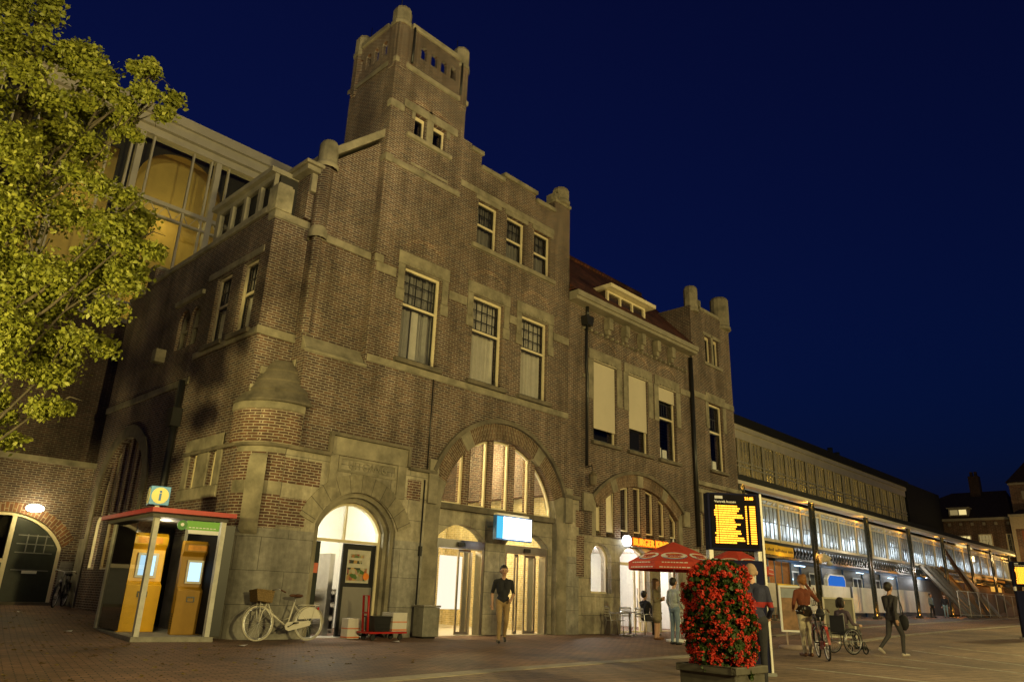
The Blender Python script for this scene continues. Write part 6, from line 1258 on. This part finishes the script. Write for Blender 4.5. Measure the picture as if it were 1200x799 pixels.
# pavement boards
ab = thing('pavement_sign', 'white framed poster stand on a round foot left of the phoning woman', 'sign', (20.88, 9.26, 0), R(-52), local=True); ORG[ab.name] = Vector((0, 0, 0))
MB().prism(rect(-.36, .36, .42, 1.62), -.04, .04, [rect(-.31, .31, .47, 1.57)]).build('frame', WHITEP, ab); MB().box(-.31, .31, -.02, .02, .47, 1.57).build('poster', plain('tan_poster', (.24, .12, .05), .5, var=.6, scale=3.), ab); MB().box(-.3, .3, -.026, -.021, 1.3, 1.55).build('poster_title', plain('grey_blue_print', (.25, .28, .32), .5), ab)
MB().bar((-.22, 0, .42), (-.22, 0, .1), .04).bar((.22, 0, .42), (.22, 0, .1), .04).lathe([(.001, 0), (.46, 0), (.44, .08), (.001, .1)], (0, 0, 0), 24).build('foot', plain('pinkish_foot', (.34, .26, .22), .7), ab)
a2 = thing('pavement_sign', 'plain grey board with a pale frame behind the wheelchair', 'sign', (26.0, 10.0, .05), R(-58), local=True); ORG[a2.name] = Vector((0, 0, 0))
MB().prism(rect(-.48, .48, .12, 1.35), -.04, .04, [rect(-.43, .43, .17, 1.30)]).build('frame', plain('pale_frame', (.58, .54, .42), .5), a2); MB().box(-.43, .43, -.02, .02, .17, 1.3).build('board', plain('board_grey', (.20, .19, .15), .7), a2)
MB().bar((-.4, .03, 1.2), (-.4, .5, 0), .04).bar((.4, .03, 1.2), (.4, .5, 0), .04).bar((-.45, 0, .12), (-.45, 0, 0), .05).bar((.45, 0, .12), (.45, 0, 0), .05).build('leg', GREYP, a2)

# ------------------------------------------------------------------ information kiosk
K = thing('phone_kiosk', 'glass kiosk with a thin red roof and pale posts by the corner', 'kiosk', (6.8, 17, 0))
A0, B0, WV = Vector((6.12, 15.95)), Vector((7.40, 15.65)), Vector((.35, 3.2)); UV = B0-A0
def kp(u, w): p = A0+UV*u+WV*w; return (p.x, p.y)
def kz(u, w): return gz(*kp(u, w))
MB().plan([kp(-.08, -.04), kp(1.08, -.04), kp(1.05, 1.02), kp(-.08, 1.02)], -.05, .09).build('plinth', plain('kiosk_slab', (.30, .28, .23), .8, var=.25), K)
for (u, w, h) in ((0, 0, 2.42), (1, 0, 2.38), (.98, .68, 2.4), (0, 1, 2.5)):
    x, y = kp(u, w); m = MB(); m.bar((x, y, .05), (x, y, h), .10, .10); m.build('post', plain('kiosk_post', (.60, .58, .50), .4) if 'kiosk_post' not in MATS else MATS['kiosk_post'], K)
m = MB(); m.plan([kp(-.16, -.13), kp(1.12, -.09), kp(1.08, 1.05), kp(-.25, 1.05)], 2.44, 2.53); m.build('roof', RED, K); MB().plan([kp(-.1, -.06), kp(1.04, -.03), kp(1.0, 1.0), kp(-.15, 1.0)], 2.36, 2.435).build('ceiling', plain('kiosk_ceiling', (.12, .115, .10), .7), K)
def gl_panel(p, q, z0, z1, mat, nm='glass_panel'): MB().add([(p[0], p[1], z0), (q[0], q[1], z0), (q[0], q[1], z1), (p[0], p[1], z1)], [(0, 1, 2, 3)]).build(nm, mat, K, recalc=False).modifiers.new('s', 'SOLIDIFY').thickness = .012
gl_panel(kp(.0, .04), kp(.0, .40), .12, 2.36, GLASSC); gl_panel(kp(.0, .42), kp(.0, .98), .12, 2.36, DARKGL); gl_panel(kp(.03, 1), kp(.98, 1), .12, 2.36, DARKGL); gl_panel(kp(1, .03), kp(.98, .66), .12, 2.36, plain('dark_kiosk_board', (.010, .009, .008), .75, spec=.1)); gl_panel(kp(1.03, .0), kp(1.2, .0), .1, 2.3, plain('dark_board', (.007, .007, .006), .4), 'side_board')
def terminal(label, x, y, rz):
    t = thing('information_terminal', label, 'terminal', (x, y, .09), rz, local=True); ORG[t.name] = Vector((0, 0, 0)); Tm = lambda a, b, c: (b, a, c)
    m = MB(Tm); m.prism([(.30, 0), (.30, 2.05), (-.02, 2.05), (-.14, 1.98), (-.14, 1.80), (-.02, 1.70), (-.06, 1.02), (-.22, .95), (-.14, .0)], -.36, .36); m.build('body', YELLOW, t, bevel=.012)
    MB().prism(rect(-.20, .22, 1.10, 1.62), -.12, -.03, [rect(-.15, .17, 1.15, 1.57)]).build('screen_frame', ALUP, t); MB().box(-.15, .17, -.08, -.04, 1.15, 1.57).build('screen', SCREEN, t)
    MB().prism(rect(-.10, .10, .70, .82), -.235, -.21, [rect(-.075, .075, .715, .79)]).build('handle', DARK, t); MB().box(-.26, .24, -.16, -.145, 1.83, 1.95).build('top_label', plain('orange_label', (.75, .30, .01), .5), t)
    m = MB(); [m.box(-.372, -.361, -.1, .2, .12+.05*k, .15+.05*k) for k in range(7)]; m.build('vent', DARK, t)
    return t
t1 = terminal('bright yellow information terminal in the middle of the kiosk', 6.7, 17.6, R(-12))
t2 = copy_tree(t1); t2.location = (7.27, 16.42, .09); t2.rotation_euler = (0, 0, R(-14)); t2.scale = (.78, .72, .92); t2['label'] = 'dimmed yellow information terminal standing in for a reflection beside the front right kiosk post'
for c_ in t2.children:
    if c_.name.startswith('body'): c_.data = c_.data.copy(); c_.data.materials[0] = plain('dimmed_yellow_enamel', (.34, .18, .012), .5, var=.08)  # stands in for a reflection: the dimness is painted into the body colour
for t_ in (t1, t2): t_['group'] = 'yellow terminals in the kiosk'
IX, IY = kp(.03, .10)
cu = thing('information_cube', 'blue cube sign with a yellow disc and letter i on the kiosk roof', 'sign', (IX, IY, 2.53), R(-13), local=True); ORG[cu.name] = Vector((0, 0, 0))
MB().box(-.19, .19, -.19, .19, .09, .47).build('case', plain('cube_blue', (.10, .30, .62), .4, var=.04), cu, bevel=.008); MB().box(-.04, .04, -.04, .04, 0, .09).build('foot', ALUP, cu)
MB(front(-.19)).prism(arc(0, .28, .165, 0, 360, 28)[:-1], -.008, -.001).build('disc', PYEL, cu); MB(side(-.19)).prism(arc(0, .28, .165, 0, 360, 28)[:-1], -.008, -.001).build('disc', PYEL, cu)
text('letter', 'i', .30, BLUEP, (0, -.2, .275), (PI/2, 0, 0), cu, .004, bold=.008); text('letter', 'i', .30, BLUEP, (-.2, 0, .275), (PI/2, 0, -PI/2), cu, .004, bold=.008)
gx, gy = kp(.66, -.02); gs = thing('hotspot_sign', 'bright green sign with white lettering hung under the kiosk roof', 'sign', (gx, gy, 2.2), math.atan2(UV.y, UV.x), local=True); ORG[gs.name] = Vector((0, 0, 0))
MB().box(-.30, .36, -.01, .01, -.04, .14).build('panel', GREENP, gs); MB().box(-.24, .355, -.0095, .0095, -.12, -.0405).build('lower_panel', WHITEP, gs); MB().prism(arc(-.38, .04, .10, 0, 360, 20)[:-1], -.012, .009).build('badge', plain('badge_green', (.06, .22, .04), .5), gs); MB().prism(arc(-.38, .05, .035, 0, 360, 12)[:-1], -.016, -.0125).build('badge_mark', WHITEP, gs)
text('letters', 'HotSpots van KPN', .092, WHITEP, (.03, -.013, .085), (PI/2, 0, 0), gs, .002, bold=.004); MB().bar((-.2, 0, .14), (-.2, 0, .22), .02).bar((.25, 0, .14), (.25, 0, .22), .02).build('hanger', GREYP, gs)
m = MB(); [m.box(-.25+.07*k, -.2+.07*k, -.0125, -.0105, -.005, .012) for k in range(8)]; m.build('small_print', WHITEP, gs)
x, y = kp(.3, .25); lamp('kiosk_light', (x, y, 2.28), 26, (1, .86, .55), .1)
# litter and fallen leaves
rd = random.Random(21)
for i, (x, y, lbx) in enumerate(((6.0, 23.5, 'white paper scraps lying before the arched dark door'), (5.6, 18.2, 'white paper scrap on the paving left of the kiosk'), (11.3, 14.4, 'white paper scrap in front of the cart'), (7.5, 14.3, 'white paper scrap in front of the kiosk'))):
    m = MB(); a = rd.random()*3; z = gz(x, y)+.012; m.add([(x+.13*math.cos(a+q*PI/2)*(1 if q % 2 else .6), y+.13*math.sin(a+q*PI/2), z+.02*(q % 2)) for q in range(4)], [(0, 1, 2, 3)]); o = m.build('litter', WHITEP, recalc=False, loc=(x, y, z)); tag(o, lbx, 'litter', 'paper scraps')
V = []
for k in range(420):
    x = rd.gauss(5.0, 2.4); y = rd.uniform(10, 24); 
    if x > 7.6 and y > 15: continue
    V.append((x, y, gz(x, y)+.012))
V = np.array(V); rs = np.random.RandomState(5); q = quads(len(V), V, rs.uniform(.025, .05, (len(V), 1)), .15, np.tile([0, 0, 1.], (len(V), 1)))
o = leafobj('fallen_leaves', q, leafmat('dry_leaf', (.20, .12, .03), (.34, .26, .08)), None, (0, 0, 0)); stuff(o); tag(o, 'yellow fallen leaves scattered on the paving', 'leaves')
# ------------------------------------------------------------------ each separate piece of a repeated part becomes a part of its own
SPLIT = set("tower_pinnacle corner_shaft lightning_rod tower_downpipe arch_mullion wing_mullion side_arch_mullion hall_lamp relieving_arch wing_relief arch_block brick_inset tower_stonework gable_stonework bay_stonework wing_stonework side_tower_stonework side_stonework base_stone ground_stone corner_brick tower_wall bay_wall gable_pinnacle steel_panel hall_pillar hall_poster menu_board shop_counter downpipe cable mullion roof_vent wall_lamp chimney corner_pilaster eaves base sign_face paper_sheet hall_wall kitchen_wall shop_interior lobby_wall dark_room side_dark_room tube_lamp post support letters grip door_bar valance_print caster corner_stone string_course column_lamp lamp_streak dark_passage".split())
def split_loose(o):
    me = o.data; n = len(me.vertices); p = list(range(n))
    def find(a):
        while p[a] != a: p[a] = p[p[a]]; a = p[a]
        return a
    for e in me.edges:
        a, b = find(e.vertices[0]), find(e.vertices[1])
        if a != b: p[a] = b
    comp = {}
    for f in me.polygons: comp.setdefault(find(f.vertices[0]), []).append(f.index)
    if len(comp) < 2: return
    groups = sorted(comp.values(), key=lambda fs: -sum(me.polygons[i].area for i in fs))
    if len(groups) > 95: groups = groups[:94]+[sum(groups[94:], [])]
    base = o.name.split('.')[0]; more = groups[95:]
    for gi, fs in enumerate(groups):
        used = {}; vs = []; out = []
        for i in fs:
            row = []
            for v in me.polygons[i].vertices:
                if v not in used: used[v] = len(vs); vs.append(tuple(me.vertices[v].co))
                row.append(used[v])
            out.append(row)
        m2 = bpy.data.meshes.new(base); m2.from_pydata(vs, [], out)
        for m in me.materials: m2.materials.append(m)
        for k, i in enumerate(fs): m2.polygons[k].material_index = me.polygons[i].material_index; m2.polygons[k].use_smooth = me.polygons[i].use_smooth
        c = bpy.data.objects.new(base, m2); COL.objects.link(c); c.parent = o.parent; c.matrix_local = o.matrix_local.copy()
        if gi == 94 and len(groups) == 95 and len(fs) > 12: c['kind'] = 'stuff'
        for md in o.modifiers:
            if md.type == 'BEVEL': b = c.modifiers.new('bevel', 'BEVEL'); b.width = md.width; b.segments = 2; b.limit_method = 'ANGLE'
        for ch in list(o.children):
            if gi == 0: ch.parent = c
    bpy.data.objects.remove(o)
for o in [o for o in bpy.data.objects if o.type == 'MESH' and o.parent and o.name.split('.')[0] in SPLIT]: split_loose(o)
# ------------------------------------------------------------------ light, sky, camera
w = bpy.data.worlds.new('World'); sc.world = w; w.use_nodes = True; nt = w.node_tree; nt.nodes.clear()
out = nt.nodes.new('ShaderNodeOutputWorld'); bg = N(nt, 'ShaderNodeBackground', Strength=SKYS)
sk = nt.nodes.new('ShaderNodeTexSky'); sk.sky_type = 'NISHITA'; sk.sun_disc = False; sk.sun_elevation = R(0); sk.sun_rotation = R(200); sk.ozone_density = 8.; sk.air_density = 1.2; sk.dust_density = .3
mt = N(nt, 'ShaderNodeMix', data_type='RGBA', blend_type='MULTIPLY'); mt.inputs['Factor'].default_value = 1; mt.inputs['B'].default_value = SKYT
L(nt, sk.outputs[0], mt.inputs['A']); L(nt, mt.outputs['Result'], bg.inputs['Color']); L(nt, bg.outputs[0], out.inputs[0])
s = bpy.data.lights.new('sun', 'SUN'); s.energy = .012; s.angle = R(12); s.color = (.55, .65, 1); so = bpy.data.objects.new('sun', s); so.rotation_euler = (R(55), 0, R(-40)); COL.objects.link(so)
SOD = (1, .80, .30)
lamp('square_lamp', (-2.0, 3.0, 8.5), 1700, SOD, .25)
l_ = bpy.data.lights.new('roof_fill_spot', 'SPOT'); l_.energy = 8000; l_.color = (1, .84, .45); l_.shadow_soft_size = .3; l_.spot_size = R(42); l_.spot_blend = .5  # unseen spot added to brighten the hall cornice and the tower
rl = bpy.data.objects.new('roof_fill_spot', l_); COL.objects.link(rl); rl.location = (-2, -5, 8); rl.rotation_euler = (Vector((11.0, 28, 22))-Vector((-2, -5, 8))).to_track_quat('-Z', 'Y').to_euler()
lamp('square_lamp', (13.0, -3.0, 7.0), 1650, SOD, .25)
lamp('square_lamp', (28.0, 1.5, 8.0), 2300, SOD, .25)
lamp('square_lamp', (50.0, 5.0, 9.0), 4200, SOD, .25)
l_ = bpy.data.lights.new('tree_lamp', 'SPOT'); l_.energy = 4200; l_.color = (1, .80, .28); l_.shadow_soft_size = .2; l_.spot_size = R(78); l_.spot_blend = .5
tl = bpy.data.objects.new('tree_lamp', l_); COL.objects.link(tl); tl.location = (-1.2, 10.4, 2.6); tl.rotation_euler = (Vector((2.5, 14.4, 5.9))-Vector((-1.2, 10.4, 2.6))).to_track_quat('-Z', 'Y').to_euler()
lamp('square_lamp', (5.0, -9.0, 5.0), 9500, SOD, .25)
cd = bpy.data.cameras.new('camera'); cam = bpy.data.objects.new('camera', cd); COL.objects.link(cam); sc.camera = cam
cd.sensor_width = 36; cd.lens = 36*863.83/1200; cd.clip_end = 3000; cd.clip_start = .1
yaw, pitch, roll = R(45.66), R(19.0065), R(-2.0744)
f = Vector((math.sin(yaw)*math.cos(pitch), math.cos(yaw)*math.cos(pitch), math.sin(pitch))); r = Vector((math.cos(yaw), -math.sin(yaw), 0)); d = f.cross(r)
r2 = r*math.cos(roll)+d*math.sin(roll); d2 = -r*math.sin(roll)+d*math.cos(roll)
M = Matrix((r2, -d2, -f)).transposed().to_4x4(); M.translation = (0, 0, 1.1); cam.matrix_world = M
sc.view_settings.view_transform = 'Standard'; sc.view_settings.look = 'None'; sc.view_settings.exposure = 0; sc.view_settings.gamma = 1; sc.view_settings.use_curve_mapping = False
sc.render.engine = 'CYCLES'; sc.cycles.use_denoising = True; sc.cycles.max_bounces = 6; sc.cycles.transparent_max_bounces = 12; sc.cycles.sample_clamp_indirect = 4; sc.cycles.caustics_reflective = False; sc.cycles.caustics_refractive = False
try: sc.cycles.denoiser = 'OPENIMAGEDENOISE'
except Exception: pass
